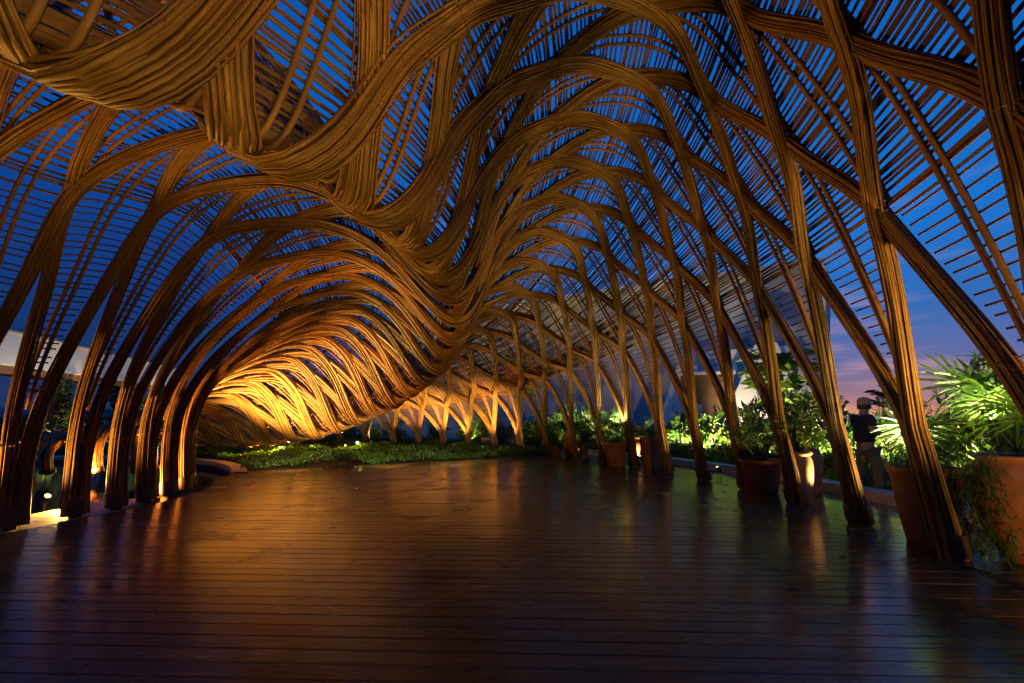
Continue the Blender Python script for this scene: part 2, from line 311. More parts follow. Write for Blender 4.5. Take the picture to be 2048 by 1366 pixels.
canopy = tag(empty('bamboo_canopy', (CEN[0] * K + R_OUT * K, CEN[1] * K, 0)), 'huge wave shaped canopy of bundled bamboo ribs arching over the deck', 'canopy')
CO = np.array(canopy.location)
def cpart(name, V, F, U, mat, smooth=True):
    return link(name, mesh_np(name, V - CO, F, U, smooth), MAT[mat], canopy)
us = np.arange(LEN, -.001, -.105); us[-1] = 0
wS = w_of_u(us)
halfw = np.interp(us, [0, .7, 1.8, 3.4, 4.8, 8.6, 10, 12, 13.3, LEN], [.060, .054, .050, .070, .138, .128, .080, .066, .062, .072])
halft = np.interp(us, [0, 1.2, 3.2, 4.6, 8.6, 11, 13.2, LEN], [.062, .050, .047, .048, .048, .048, .058, .076])
def bundle(k, sg, m=4):
    v = k + sg * .5 * g_of_w(np.clip(wS, 0, NN))
    off_o = .052 * (1 - np.clip(wS / .7, 0, 1)) ** 1; off_i = .10 * (1 - np.clip((NN - wS) / .7, 0, 1))
    v = v + sg * off_o - sg * off_i
    ok = (v >= VMIN - .02) & (v <= VMAX + .02)
    if ok.sum() < 8: return None
    idx = np.where(ok)[0]; u = us[idx]; v = v[idx]; a = halfw[idx] * K; b = halft[idx] * K
    P = S(u, v); Nn = SN(u, v); P = P + Nn * (.012 if sg > 0 else -.022) * K
    dist = np.min(np.linalg.norm(P - np.array([0, 0, K]), axis=1) / K + 3 * (P[:, 1] < 0)); n_strip = 30 if dist < 4.6 else 24 if dist < 6.5 else 18 if dist < 9 else 12
    r_ = np.random.default_rng(1000 + int(k * 2 + sg) + 500)
    ph = r_.random(6) * 6
    T = np.gradient(P, axis=0); T /= np.linalg.norm(T, axis=1, keepdims=True); Sd = np.cross(T, Nn); Sd /= np.linalg.norm(Sd, axis=1, keepdims=True); Nn = np.cross(Sd, T)
    th = (np.arange(n_strip) + r_.random(n_strip) * .5) / n_strip * 2 * np.pi
    tw = .45 * np.sin(u * .5 + ph[0]) + .12 * np.sin(u * 1.7 + ph[1])
    TH = th[None] + tw[:, None] + .09 * np.sin(u[:, None] * (1.1 + r_.random(n_strip)) + r_.random(n_strip) * 6)
    J = 1 + .06 * np.sin(u[:, None] * (1.5 + 2 * r_.random(n_strip)) + r_.random(n_strip) * 6) + (r_.random(n_strip) - .68) * .36
    oa = np.cos(TH) * J * (a[:, None] * .93); ob = np.sin(TH) * J * (b[:, None] * .9)
    C = P[:, None] + oa[..., None] * Sd[:, None] + ob[..., None] * Nn[:, None]
    per = np.pi * (a + b); rs = (per / n_strip * .62)[:, None] * (.6 + .85 * r_.random(n_strip) ** 1.3)[None]
    # bamboo node bulges
    rs = rs * (1 + .10 * (np.abs(((u[:, None] * 1.6 + r_.random(n_strip) * 9) % 1) - .5) < .06))
    an = np.arange(m) * 2 * np.pi / m
    # each strip's flat side faces outward
    d1 = np.cos(TH)[..., None] * Sd[:, None] + np.sin(TH)[..., None] * Nn[:, None]; d2 = -np.sin(TH)[..., None] * Sd[:, None] + np.cos(TH)[..., None] * Nn[:, None]
    V = C[:, :, None] + rs[..., None, None] * (.75 * np.cos(an)[None, None, :, None] * d1[:, :, None] + np.sin(an)[None, None, :, None] * d2[:, :, None])
    n = len(u); V = V.transpose(1, 0, 2, 3).reshape(-1, 3)
    F = np.concatenate([ring_faces(n - 1, m, j * n * m) for j in range(n_strip)])
    sid = r_.random(n_strip) * 40; nv = len(V)
    U = np.stack([np.broadcast_to((u * K)[None, :, None], (n_strip, n, m)) + sid[:, None, None] * 1.7, np.broadcast_to(sid[:, None, None] + (np.arange(m) * .012)[None, None], (n_strip, n, m))], -1).reshape(-1, 2)
    a8 = np.arange(8) * np.pi / 4; core = P[:, None] + .76 * (np.cos(a8)[None, :, None] * a[:, None, None] * Sd[:, None] + np.sin(a8)[None, :, None] * b[:, None, None] * Nn[:, None])
    V = np.r_[V, core.reshape(-1, 3)]; F = np.r_[F, ring_faces(n - 1, 8, nv)]; U = np.r_[U, np.stack([np.repeat(u * K, 8), np.tile(a8 * 3 + k, n)], -1)]
    return cpart('rib_bundle', V, F, U, 'bamboo')
for k in range(-15, 26):
    for sg in (1, -1):
        if VMIN <= k <= VMAX or VMIN <= k + sg * 6 <= VMAX or VMIN <= k + sg * 3 <= VMAX: bundle(k, sg)
# pairs of thin rods running up the middle of every lens
ur = np.arange(13.05, .9, -.12)
for h in np.arange(VMIN + .5, VMAX - .1, .5):
    lo = 13.05 if abs(h - round(h)) < .01 else 11.95; hi = .95 if lo > 12 else 2.95
    for e in (-.055, .055):
        u = ur[(ur <= lo) & (ur >= hi)]; vv = h + e * np.interp(u, [hi, hi + 2.5, 11, 12.4, 13.0], [1.0, 1.3, 1.0, .6, .3]) + .012 * np.sin(u * 1.3 + h * 5 + e * 40)
        P = S(u, vv) + SN(u, vv) * .055 * K; V, F, U = tube(P, .018 * K * (1 + .12 * (np.abs(((u * 2.1 + h) % 1) - .5) < .07)), 6); cpart('rod', V, F, U + [h * 3 + e, h * 7 + e * 90], 'rod')
# slats along the ring
vs = np.arange(VMIN, VMAX + .01, .22)
def slat_geo(u, va, vb, hw, off, step=.22, wob=0.):
    n = max(3, int((vb - va) / step) + 1); v = np.linspace(va, vb, n); uu = u + wob * np.sin(v * 1.3 + u * 31) * .012 + (np.sin(v * .37 + u * 57)) * .006
    P = S(uu, v) + SN(uu, v) * off; V, F, U = tube(P, hw, 4, phase=math.pi / 4, flat=.55) if False else slat_tube(P, SN(uu, v), hw); return V, F, U
def slat_tube(P, Nn, hw, ht=None):
    ht = hw * .5 if ht is None else ht; T = np.gradient(P, axis=0); T /= np.linalg.norm(T, axis=1, keepdims=True); Sd = np.cross(T, Nn); Sd /= np.linalg.norm(Sd, axis=1, keepdims=True)
    c = [(-1, -1), (1, -1), (1, 1), (-1, 1)]; V = np.stack([P + Sd * hw * a + Nn * ht * b for a, b in c], 1).reshape(-1, 3)
    L = np.r_[0, np.cumsum(np.linalg.norm(np.diff(P, axis=0), axis=1))]; r = rng.random() * 50
    return V, ring_faces(len(P) - 1, 4), np.stack([np.repeat(L, 4) + r, np.tile(np.array([0, .2, .3, .5]) + r, len(P))], -1)
u = 11.86
while u > 2.95:
    V, F, U = slat_geo(u, VMIN, VMAX, K * .0080 * (1 + .4 * rng.random()), K * (.078 + .006 * rng.random()), wob=1.); cpart('slat', V, F, U, 'slat', False); u -= .038 * (1 + .25 * (rng.random() - .5))
lens = MB()
for (u0, u1, wlo) in ((13.0, 11.93, 0), (1.1, 2.93, 12)):
    for u in np.arange(u0, u1, math.copysign(.078 if wlo == 0 else .06, u1 - u0)):
        w_ = float(w_of_u(u)); hv = .5 * abs(g_of_w(w_) - wlo) - .035
        if hv < .03: continue
        for k in range(int(VMIN) + 1, int(VMAX) + 1):
            V, F, U = slat_geo(u + .01 * (rng.random() - .5), k - hv + (.05 if wlo == 0 else 0), k + hv, K * .0070, K * .08, .12)
            if wlo == 0 and 0 <= k <= 2: cpart('slat', V, F, U, 'slat', False)
            else: lens.add(V, F, U)
o = cpart('lens_slats', np.concatenate(lens.V), np.concatenate(lens.F), np.concatenate(lens.U), 'slat', False); o['kind'] = 'stuff'
# longitudinal rails at the node levels
for w_ in range(1, NN):
    for e in (-.045, .045):
        u = UN[w_] + e; v = np.arange(VMIN, VMAX + .01, .16); P = S(np.full_like(v, u), v) + SN(np.full_like(v, u), v) * .066 * K
        V, F, U = tube(P, .011 * K, 5); cpart('rail', V, F, U + [w_ * 9, w_ * 3 + e * 50], 'rod')
# cords tied round every node, trunk cords and dark shoes under the columns
an = np.linspace(0, 2 * np.pi, 21)[:-1]; rp = np.stack([np.cos(an), np.sin(an), 0 * an], -1)
def unit_ring():
    V = []; m = 4
    for i, p in enumerate(rp):
        for q in range(m):
            t = q * math.pi / 2; V.append(p * (1 + .045 * math.cos(t)) + np.array([0, 0, .045 * math.sin(t)]))
    V = np.array(V); i = np.arange(20)[:, None]; j = np.arange(m)[None]; a = i * m + j; b = i * m + (j + 1) % m; c = ((i + 1) % 20) * m
    return mesh_np('tie', V, np.stack([a, b, c + (j + 1) % m, c + j], -1).reshape(-1, 4), V[:, :2] * 3)
RING = unit_ring()
def tie(u, v, wx, wz, mat='tie'):
    p = S(np.array([u]), np.array([v]))[0]; n = SN(np.array([u]), np.array([v]))[0]
    t = (S(np.array([u + .05]), np.array([v])) - S(np.array([u - .05]), np.array([v])))[0]; t /= np.linalg.norm(t); s = np.cross(n, t)
    ang = (rng.random() - .5) * .5; t2 = t * math.cos(ang) + s * math.sin(ang); s2 = s * math.cos(ang) - t * math.sin(ang)
    o = link('tie', RING, MAT[mat], canopy); Mx = Matrix.Identity(4)
    for c, (vec, sc_) in enumerate(((s2, wx), (n, wz), (t2, .32 * min(wx, .3)))):
        for r in range(3): Mx[r][c] = float(vec[r] * sc_)
    for r in range(3): Mx[r][3] = float(p[r] - CO[r])
    o.matrix_local = Mx
for n in range(1, NN):
    hw = float(np.interp(UN[n], us[::-1], halfw[::-1]))
    for v in np.arange(-5 + (.5 if n % 2 else 0), 13.6):
        tie(UN[n], v, (hw * 1.02 + .035) * K, .085 * K)
for k in range(-1, 13):
    tie(13.05, k, .155 * K, .105 * K); tie(.75, k, .135 * K, .095 * K)
def shoe(k, inner):
    u = np.linspace(0, .17, 4) if inner else np.linspace(LEN, LEN - .17, 4); v = np.full(4, float(k)); P = S(u, v); Nn = SN(u, v)
    T = np.gradient(P, axis=0); T /= np.linalg.norm(T, axis=1, keepdims=True); Sd = np.cross(T, Nn); a = np.arange(18) * 2 * np.pi / 18; ra, rb = ((.118, .082) if inner else (.132, .098))
    fl = np.array([1.0, 1.03, 1.03, 1.0])[:, None, None] * K
    V = (P[:, None] + fl * (ra * np.cos(a)[None, :, None] * Sd[:, None] + rb * np.sin(a)[None, :, None] * Nn[:, None])).reshape(-1, 3); V[:18, 2] = .03
    B = MB(); B.add(V - CO, ring_faces(3, 18)); c = V[-18:].mean(0); B.add(np.r_[V[-18:], [c]] - CO, np.array([[i, (i + 1) % 18, 18] for i in range(18)]))
    B.tube(np.array([P[0] * [1, 1, 0] + [0, 0, -.03], P[0] * [1, 1, 0] + [0, 0, .04]]) - CO, .05 * K, 10)
    flat_shade_by_angle(B.build('column_shoe', MAT['shoe'], canopy))
for k in range(-4, 15): shoe(k, False)
for k in range(-3, 19): shoe(k, True)

# ------------------------------------------------------------------ ground, pond, deck, garden bed
def struct(o): o['kind'] = 'structure'; return o
def poly(name, pts, z, mat, parent=None):
    import bmesh
    bm = bmesh.new(); vsx = [bm.verts.new((float(p[0]), float(p[1]), z)) for p in pts]; bm.faces.new(vsx); bmesh.ops.triangulate(bm, faces=bm.faces[:]); bmesh.ops.recalc_face_normals(bm, faces=bm.faces[:])
    for f in bm.faces:
        if f.normal.z < 0: f.normal_flip()
    me = bpy.data.meshes.new(name); bm.to_mesh(me); bm.free(); return link(name, me, MAT[mat], parent)
def arc(r, a0, a1, n=40): t = np.radians(np.linspace(a0, a1, n)); return (CEN + r * np.stack([np.cos(t), np.sin(t)], -1)) * K
# ground sheet with a hole left for the sunken pond
EA, ER = [-90, -8, 6, 22, 42, 55], [3.07, 3.07, 3.2, 3.4, 3.55, 4.12]
def edge_pts(a0, a1, n, d=0.): t = np.linspace(a0, a1, n); r = np.interp(t, EA, ER) + d; t = np.radians(t); return (CEN + r[:, None] * np.stack([np.cos(t), np.sin(t)], -1)) * K
pond_edge = np.r_[edge_pts(-75, 46, 66, -.01), [[-4.9 * K, 8.35 * K], [-5.5 * K, 9.2 * K], [-6.4 * K, 10.1 * K], [-7.8 * K, 10.9 * K], [-9.5 * K, 11.3 * K], [-12 * K, 11.2 * K], [-14.2 * K, 9.8 * K], [-15 * K, 7 * K], [-14 * K, 4 * K], [-11 * K, 2.2 * K]]]
pcen = np.array([-9.3 * K, 6.2 * K])
far = np.array([pcen + (p - pcen) / np.linalg.norm(p - pcen) * 1200 for p in pond_edge])
n = len(pond_edge); mid = pcen + (pond_edge - pcen) * 1.0; V = np.c_[np.r_[mid, pcen + (pond_edge - pcen) * 6, far], np.full(3 * n, -.09)]
F = np.array([[r * n + i, r * n + (i + 1) % n, (r + 1) * n + (i + 1) % n, (r + 1) * n + i] for r in range(2) for i in range(n)])[:, ::-1]
struct(link('ground', mesh_np('ground', V, F, V[:, :2], False), MAT['ground']))
if True:
    water_o = struct(poly('pond', pcen + (pond_edge - pcen) * 1.004, -.20, 'water'))
    V = np.c_[np.r_[pond_edge, pond_edge], np.r_[np.full(n, -.05), np.full(n, -.6)]]
    side = link('pond_lining', mesh_np('pond_lining', V, np.array([[i, (i + 1) % n, n + (i + 1) % n, n + i] for i in range(n)]), V[:, :2], False), MAT['shoe'], water_o)
# stone paving inside the inner ring of columns
pav = struct(empty('paving', (-4.6 * K, 4.2 * K, 0)))
stone = MB()
for i, a in enumerate(np.arange(-62, 16, 5.2)):
    for r0, r1 in ((2.30, 2.66), (2.675, 3.04)):
        a0 = a + (2.4 if r0 > 2.5 else 0); P0 = arc(r0, a0, a0 + 5.0, 3); P1 = arc(r1, a0, a0 + 5.05, 3)
        zt = -.03 + .004 * rng.random(); Q = np.r_[np.c_[P0, np.full(3, zt)], np.c_[P1, np.full(3, zt)]]; Q = np.r_[Q, Q - [0, 0, .25]] - np.array(pav.location)
        f = [[0, 3, 4, 1], [1, 4, 5, 2], [0, 1, 7, 6], [1, 2, 8, 7], [3, 9, 10, 4], [4, 10, 11, 5], [0, 6, 9, 3], [2, 5, 11, 8]]
        MB().add(Q, f, Q[:, :2]).build('paving_stone', MAT['paving'], pav, False)
# pond kerb on the garden side
kc = np.array([[-4.75, 8.2], [-5.35, 9.15], [-6.3, 10.1], [-7.75, 10.95], [-9.5, 11.35], [-12, 11.25], [-14.3, 9.85]]) * K
tt = np.linspace(0, 6, 60); ks = np.stack([np.interp(tt, np.arange(7), kc[:, i]) for i in range(2)], -1)
for _ in range(6): ks[1:-1] = (ks[:-2] + ks[1:-1] * 2 + ks[2:]) / 4
P = np.c_[ks, np.full(60, -.03)]; V, F, U = slat_tube(P, np.tile([0, 0, 1.], (60, 1)), .17, .06); struct(link('pond_kerb', mesh_np('pond_kerb', V, F, U, False), MAT['kerb']))
# deck
ROT = math.radians(-2.2); cR, sR = math.cos(ROT), math.sin(ROT)
FL0, FL1 = np.array([-4.9, 8.35]) * K, np.array([.9, 11.6]) * K
def inside(x, y):
    dx, dy = x - CEN[0] * K, y - CEN[1] * K; r = np.hypot(dx, dy) / K; ang = np.degrees(np.arctan2(dy, dx))
    rin = np.interp(ang, EA, ER); e = FL1 - FL0; side_ = (x - FL0[0]) * e[1] - (y - FL0[1]) * e[0]
    return (r > rin) & (r < 11.55) & (side_ > 0) & (y < 17)
deck = struct(empty('deck', (0, 4, 0)))
DO = np.array([0, 4, 0.])
PW, GAP = .158, .0055
boards = []
for j in range(-2, 110):
    yl = .6 + j * PW; xs = np.arange(-9, 8.5, .02)
    def span(yy):
        X = xs * cR - yy * sR; Y = xs * sR + yy * cR; q = inside(X, Y)
        if not q.any(): return None
        ii = np.where(q)[0]; return xs[ii[0]], xs[ii[-1]]
    a = span(yl); b = span(yl + PW - GAP)
    if a is None or b is None: continue
    L0, L1 = max(a[0], b[0]), min(a[1], b[1]); cuts = [None]; x = min(a[0], b[0]) + 2.2 + rng.random() * 4.6
    while x < L1 - 1.5: cuts.append(x); x += 4.2 + rng.random() * 2.4
    cuts.append(None)
    for q in range(len(cuts) - 1):
        xa0, xb0 = (a[0], b[0]) if q == 0 else (cuts[q] + .004,) * 2; xa1, xb1 = (a[1], b[1]) if q == len(cuts) - 2 else (cuts[q + 1] - .002,) * 2
        if xa1 - xa0 < .1: continue
        dz = (rng.random() - .5) * .003; tl = (rng.random() - .5) * .0012
        ch = .004; Y0, Y1 = yl, yl + PW - GAP
        top = [(xa0, Y0 + ch, dz), (xa1, Y0 + ch, dz), (xb1, Y1 - ch, dz + tl), (xb0, Y1 - ch, dz + tl)]; low = [(xa0, Y0, dz - ch), (xa1, Y0, dz - ch), (xb1, Y1, dz - ch), (xb0, Y1, dz - ch)]
        bot = [(p[0], p[1], -.04) for p in low]; Vv = np.array(top + low + bot); X = np.stack([Vv[:, 0] * cR - Vv[:, 1] * sR, Vv[:, 0] * sR + Vv[:, 1] * cR, Vv[:, 2]], -1) - DO
        f = [[0, 1, 2, 3]] + [[4 + i, 4 + (i + 1) % 4, (i + 1) % 4, i] for i in range(4)] + [[8 + i, 8 + (i + 1) % 4, 4 + (i + 1) % 4, 4 + i] for i in range(4)]
        boards.append((yl, X, np.array(f)))
boards.sort(key=lambda b: b[0])
rest = MB()
for i, (yl, X, f) in enumerate(boards):
    if i < 295: link('plank', mesh_np('plank', X, f, X[:, :2], False), MAT['deck'], deck)
    else: rest.add(X, f, X[:, :2])
print('boards', len(boards))
if rest.n: o = rest.build('far_planks', MAT['deck'], deck, False); o['kind'] = 'stuff'
dk = [p for p in np.r_[edge_pts(-60, 46, 40, .02), [FL0, FL1], arc(11.52, 44, -60, 40)]]
bd = poly('deck_base', np.array(dk) - DO[:2], -.05, 'metal', deck)
# outer garden kerb following the ring
V, F, U = slat_tube(np.c_[arc(11.68, -45, 50, 70), np.full(70, .04)], np.tile([0, 0, 1.], (70, 1)), .17, .12); o = struct(link('garden_kerb', mesh_np('garden_kerb', V, F, U, False), MAT['kerb']))
# soil of the outer bed and of the far bed
ob = np.r_[arc(11.7, -45, 60, 60), arc(17, 60, -45, 40)]; struct(poly('outer_bed', ob, .06, 'soil'))
fb = np.r_[[FL0 + [-.1, .3], FL1 + [.1, .15]], arc(10.6, 44, 46, 2), arc(11.9, 48, 100, 30), [[-9.5 * K, 11.7 * K], [-7.75 * K, 11.2 * K], [-6.3 * K, 10.35 * K], [-5.35 * K, 9.4 * K]]]
struct(poly('far_bed', fb, -.02, 'soil'))
# ------------------------------------------------------------------ buildings
def prism(B, pts, z0, z1s, c=(0, 0, 0)):
    """closed wall from a plan outline with a top height for each corner"""
    n = len(pts); V = np.array([(p[0], p[1], z0) for p in pts] + [(p[0], p[1], z) for p, z in zip(pts, z1s)], float) - np.array(c)
    ctr_b, ctr_t = V[:n].mean(0), V[n:].mean(0); V = np.r_[V, [ctr_b, ctr_t]]
    for i in range(n): B.add(V[[i, (i + 1) % n, n + (i + 1) % n, n + i]], [[0, 1, 2, 3]]); B.add(V[[n + i, n + (i + 1) % n, 2 * n + 1]], [[0, 1, 2]]); B.add(V[[(i + 1) % n, i, 2 * n]], [[0, 1, 2]])
    return B
# white angular building behind the right side
bl = tag(empty('angular_building', (5 * K, 15 * K, 0)), 'pale angular building with leaning walls behind the right side garden', 'building'); bc = np.array(bl.location)
def wallq(name, q, th, mat):
    """leaning slab from four corners (metres), given a real thickness away from the camera"""
    q = np.array(q, float); nrm = np.cross(q[1] - q[0], q[3] - q[0]); nrm /= np.linalg.norm(nrm)
    if nrm[1] < 0: nrm = -nrm
    V = np.r_[q, q + nrm * th] - bc
    return MB().add(V, [[0, 1, 2, 3], [7, 6, 5, 4], [0, 4, 5, 1], [1, 5, 6, 2], [2, 6, 7, 3], [3, 7, 4, 0]], V[:, :2]).build(name, MAT[mat], bl, False)
U_ = K
wallq('upper_wall', [(-7.5 * U_, 22.3 * U_, 0), (8.95 * U_, 13.5 * U_, 0), (9.4 * U_, 13.3 * U_, 5.5 * U_), (-7.5 * U_, 22.6 * U_, 5.1 * U_)], .5, 'white_shaded')
re_ = MB().box((0, 0, 0), (27.0, .7, .35)).build('roof_edge', MAT['white_shaded'], bl, False); re_.location = Vector((1.0 * U_, 17.85 * U_, 5.42 * U_)) - bl.location; re_.rotation_euler = (0, math.radians(-.9), math.radians(-27.6))
wallq('end_wall', [(8.75 * U_, 13.2 * U_, 0), (9.05 * U_, 13.35 * U_, 0), (9.75 * U_, 13.45 * U_, 5.0 * U_), (9.5 * U_, 13.2 * U_, 5.45 * U_)], .3, 'white')
wallq('lower_wall', [(4.6 * U_, 13.4 * U_, 0), (8.45 * U_, 12.4 * U_, 0), (8.25 * U_, 12.9 * U_, 3.0 * U_), (5.9 * U_, 13.7 * U_, 2.9 * U_)], .4, 'white')
for (xa, ya, xb, yb, xt, yt, zt) in ((3.7, 12.7, 5.2, 12.4, 4.95, 13.0, 2.4), (5.1, 12.0, 7.9, 11.5, 7.0, 12.5, 3.0)):
    wallq('leaning_fin', [(xa * U_, ya * U_, 0), (xb * U_, yb * U_, 0), (xt * U_ + .5, yt * U_, zt * U_), (xt * U_ - .25, yt * U_ + .1, zt * U_)], .3, 'white')
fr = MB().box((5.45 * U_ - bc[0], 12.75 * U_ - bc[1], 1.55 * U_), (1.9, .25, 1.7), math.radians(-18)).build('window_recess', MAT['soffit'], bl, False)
MB().box((5.45 * U_ - bc[0], 12.72 * U_ - bc[1], 2.15 * U_), (2.0, .3, .12), math.radians(-18)).build('window_head', MAT['white'], bl, False)
# left pergola roof
pg = tag(empty('pergola', (-17 * K, 19 * K, 0)), 'long white pergola roof on timber posts beyond the pond', 'pergola'); pc = np.array(pg.location)
A0 = np.array([-14.3, 9.0]) * K; A1 = np.array([-19.9, 28.5]) * K; e = A1 - A0; Ln = np.linalg.norm(e); e = e / Ln; nr = np.array([-e[1], e[0]])
def pbox(name, along, off, z0, z1, ln, th, mat):
    c = A0 + e * along + nr * off; B = MB().box((c[0] - pc[0], c[1] - pc[1], (z0 + z1) / 2), (ln, th, z1 - z0), math.atan2(e[1], e[0])); return B.build(name, MAT[mat], pg, False)
pbox('fascia', Ln / 2, .2, 2.55 * K, 3.58 * K, Ln, .35, 'white'); pbox('coping', Ln / 2, .22, 3.581 * K, 3.64 * K, Ln + .1, .55, 'kerb')
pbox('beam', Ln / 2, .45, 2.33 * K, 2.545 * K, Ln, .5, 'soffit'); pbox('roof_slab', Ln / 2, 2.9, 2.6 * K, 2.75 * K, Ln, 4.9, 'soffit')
for al in (6.6, 11.9, 19.0, 25):
    pbox('post', al, .55, -.1, 2.32 * K, .62, .55, 'timber')
tf = MB()
for _ in range(700):
    al = rng.random() * Ln; c = A0 + e * al + nr * (.3 + .5 * rng.random()) - pc[:2]; hh = .15 + .5 * rng.random() ** 3; lx = (rng.random(2) - .5) * .3
    tf.add([[c[0], c[1], 3.62 * K], [c[0] + .03, c[1], 3.62 * K], [c[0] + lx[0], c[1] + lx[1], 3.62 * K + hh]], [[0, 1, 2]])
o = tf.build('roof_grass', MAT['leaf_d'], pg, False)
# far low wall, sea
fw = MB().box((-34 * K, 44 * K, .75 * K), (34 * K, .6, 1.9 * K), math.radians(4)); flw = fw.build('boundary_wall', MAT['white_shaded'], None, False); tag(flw, 'long pale low wall far beyond the pergola on the left', 'wall')
V = np.array([[-1500, 150, -.05], [1500, 150, -.05], [1500, 1900, -.05], [-1500, 1900, -.05]], float); struct(link('sea', mesh_np('sea', V, [[0, 1, 2, 3]], V[:, :2], False), MAT['sea']))

# ------------------------------------------------------------------ plants
def leaf_quads(C, D, size, aspect, fold=.25, r=rng):
    """one folded leaf (two triangles sharing the midrib, as a quad) per centre C with direction D"""
    n = len(C); D = D / (np.linalg.norm(D, axis=1, keepdims=True) + 1e-9); A = np.cross(D, r.normal(size=(n, 3))); A /= np.linalg.norm(A, axis=1, keepdims=True) + 1e-9; Nn = np.cross(A, D)
    s = (size * (.6 + .8 * r.random(n)))[:, None]; w_ = s * aspect
    b = C; m = C + D * s * .45; t = C + D * s - Nn * s * .18; l = m + A * w_ * .5 + Nn * w_ * fold; rr = m - A * w_ * .5 + Nn * w_ * fold
    V = np.stack([b, rr, t, l], 1).reshape(-1, 3); F = np.arange(4 * n).reshape(-1, 4); U = np.repeat(r.random((n, 2)) * 9, 4, axis=0); return V, F, U
def shrub_mesh(name, n, rx, h, size, aspect, seed, droop=.2, clump=14, base=.12, stems=True):
    r = np.random.default_rng(seed); k = max(6, n // clump)
    d = r.normal(size=(k, 3)); d /= np.linalg.norm(d, axis=1, keepdims=True); rad = r.random(k) ** .4
    lump = 1 + .28 * np.sin(d[:, 0] * 5 + seed) * np.cos(d[:, 1] * 4) + .22 * np.sin(d[:, 2] * 6 + seed * 2)
    tw = d * rad[:, None] * lump[:, None] * [rx, rx, h * .5] + [0, 0, h * (.5 + base * .5)]; tw[:, 2] = np.maximum(tw[:, 2], h * base)
    i = r.integers(0, k, n); C = tw[i] + r.normal(size=(n, 3)) * [rx * .11, rx * .11, h * .05]
    D = (C - [0, 0, h * .35]) / [rx, rx, h] + r.normal(size=(n, 3)) * .55 + [0, 0, .35 - droop]
    V, F, U = leaf_quads(C, D, size, aspect, r=r); fol = mesh_np(name, V, F, U, False)
    B = MB()
    for q in tw[r.choice(k, min(k, 14), False)]: B.tube(np.array([[r.normal() * rx * .08, r.normal() * rx * .08, 0], q * [.45, .45, .55], q]), np.array([.016, .011, .004]) * (rx / .5 + .4), 5, cap=False)
    return fol, B.mesh(name + '_stem')
SH = {}
SH['fine'] = [shrub_mesh('fine_foliage', 1500, .5, 1.0, .075, .5, s) for s in (1, 2)]
SH['broad'] = [shrub_mesh('broad_foliage', 700, .5, 1.0, .15, .5, s, .3, 9) for s in (3, 4, 5)]
SH['ball'] = [shrub_mesh('ball_foliage', 2600, .46, .95, .05, .45, 6, .1, 5, .06)]
SH['feather'] = [shrub_mesh('feathery_foliage', 2600, .5, 1.0, .09, .16, s, .1, 18) for s in (7, 8)]
def feather_frond(n=26, L=1.0, lw=.3, seed=0):
    r = np.random.default_rng(seed); t = np.linspace(0, 1, 10); P = np.stack([t * L * .75, 0 * t, t * L * .75 - t ** 2.4 * L * .55], -1); B = MB().tube(P, np.linspace(.010, .003, 10) * 1.2, 4, cap=False)
    for i in range(n):
        q = .18 + .82 * i / n; p = np.array([np.interp(q, t, P[:, j]) for j in range(3)]); ll = lw * L * (1 - abs(q - .5) * .9)
        for sd in (-1, 1):
            d = np.array([.55, sd * .8, .05 - .35 * q + .1 * r.normal()]); d /= np.linalg.norm(d); e_ = p + d * ll - [0, 0, .14 * ll]; wv = np.array([.012, 0, .008]) * 1.2; m_ = p + d * ll * .5
            B.add(np.array([p, m_ - wv, e_, m_ + wv]), [[0, 1, 2, 3]], np.full((4, 2), q * 7 + sd))
    return B.mesh('feather_frond', False)
def fan_frond(n=15, L=.55, R=.5, seed=0, droop=.35):
    """a stalk with a fan of split leaflets, growing towards +x"""
    r = np.random.default_rng(seed); t = np.linspace(0, 1, 7); P = np.stack([t * L * .8, 0 * t, t * L - t ** 2 * L * .15], -1); B = MB().tube(P, np.linspace(.011, .006, 7), 5, cap=False)
    o = P[-1]; ax = np.array([.72, 0, .45]); ax /= np.linalg.norm(ax); sd = np.array([0, 1., 0]); up = np.cross(ax, sd)
    for i in range(n):
        a = math.radians(-125 + 250 * i / (n - 1)) + r.normal() * .04; d = ax * math.cos(a) + sd * math.sin(a); ll = R * (.75 + .25 * math.cos(a * .6)) * (.9 + .2 * r.random()); w_ = .030 + .012 * r.random(); q = np.cross(d, up)
        pts = []
        for s_, ww in ((0, .25), (.35, 1), (.72, .8), (1, .06)):
            c = o + d * ll * s_ - np.array([0, 0, 1]) * droop * ll * s_ ** 2.2 * (.6 + .8 * r.random() * .5) + up * .02; pts += [c - q * w_ * ww * .5 * (R / .5), c + q * w_ * ww * .5 * (R / .5)]
        pts = np.array(pts); B.add(pts, [[0, 1, 3, 2], [2, 3, 5, 4], [4, 5, 7, 6]], np.full((8, 2), i * .37 + seed))
    return B.mesh('fan_frond', False)
FAN = [fan_frond(15, .55, .5, s, .2 + .15 * s) for s in range(4)]; FEA = [feather_frond(26, 1., .3, s) for s in range(3)]
def blades(n, R, h, seed, w_=.012):
    r = np.random.default_rng(seed); B = MB()
    for _ in range(n):
        a = r.random() * 6.28; o = np.array([math.cos(a), math.sin(a), 0]) * R * .2 * r.random(); out = np.array([math.cos(a), math.sin(a), 0]) * R * (.3 + .8 * r.random()); hh = h * (.55 + .5 * r.random()); q = np.array([-math.sin(a), math.cos(a), 0]) * w_
        p1 = o + out * .4 + [0, 0, hh * .75]; p2 = o + out + [0, 0, hh * (.7 + .3 * r.random())]; B.add(np.array([o - q, o + q, p1 + q, p1 - q, p2]), [[0, 1, 2, 3], [3, 2, 4, 4]], np.full((5, 2), r.random() * 9))
    return B.mesh('blades', False)
_cnt = [0]
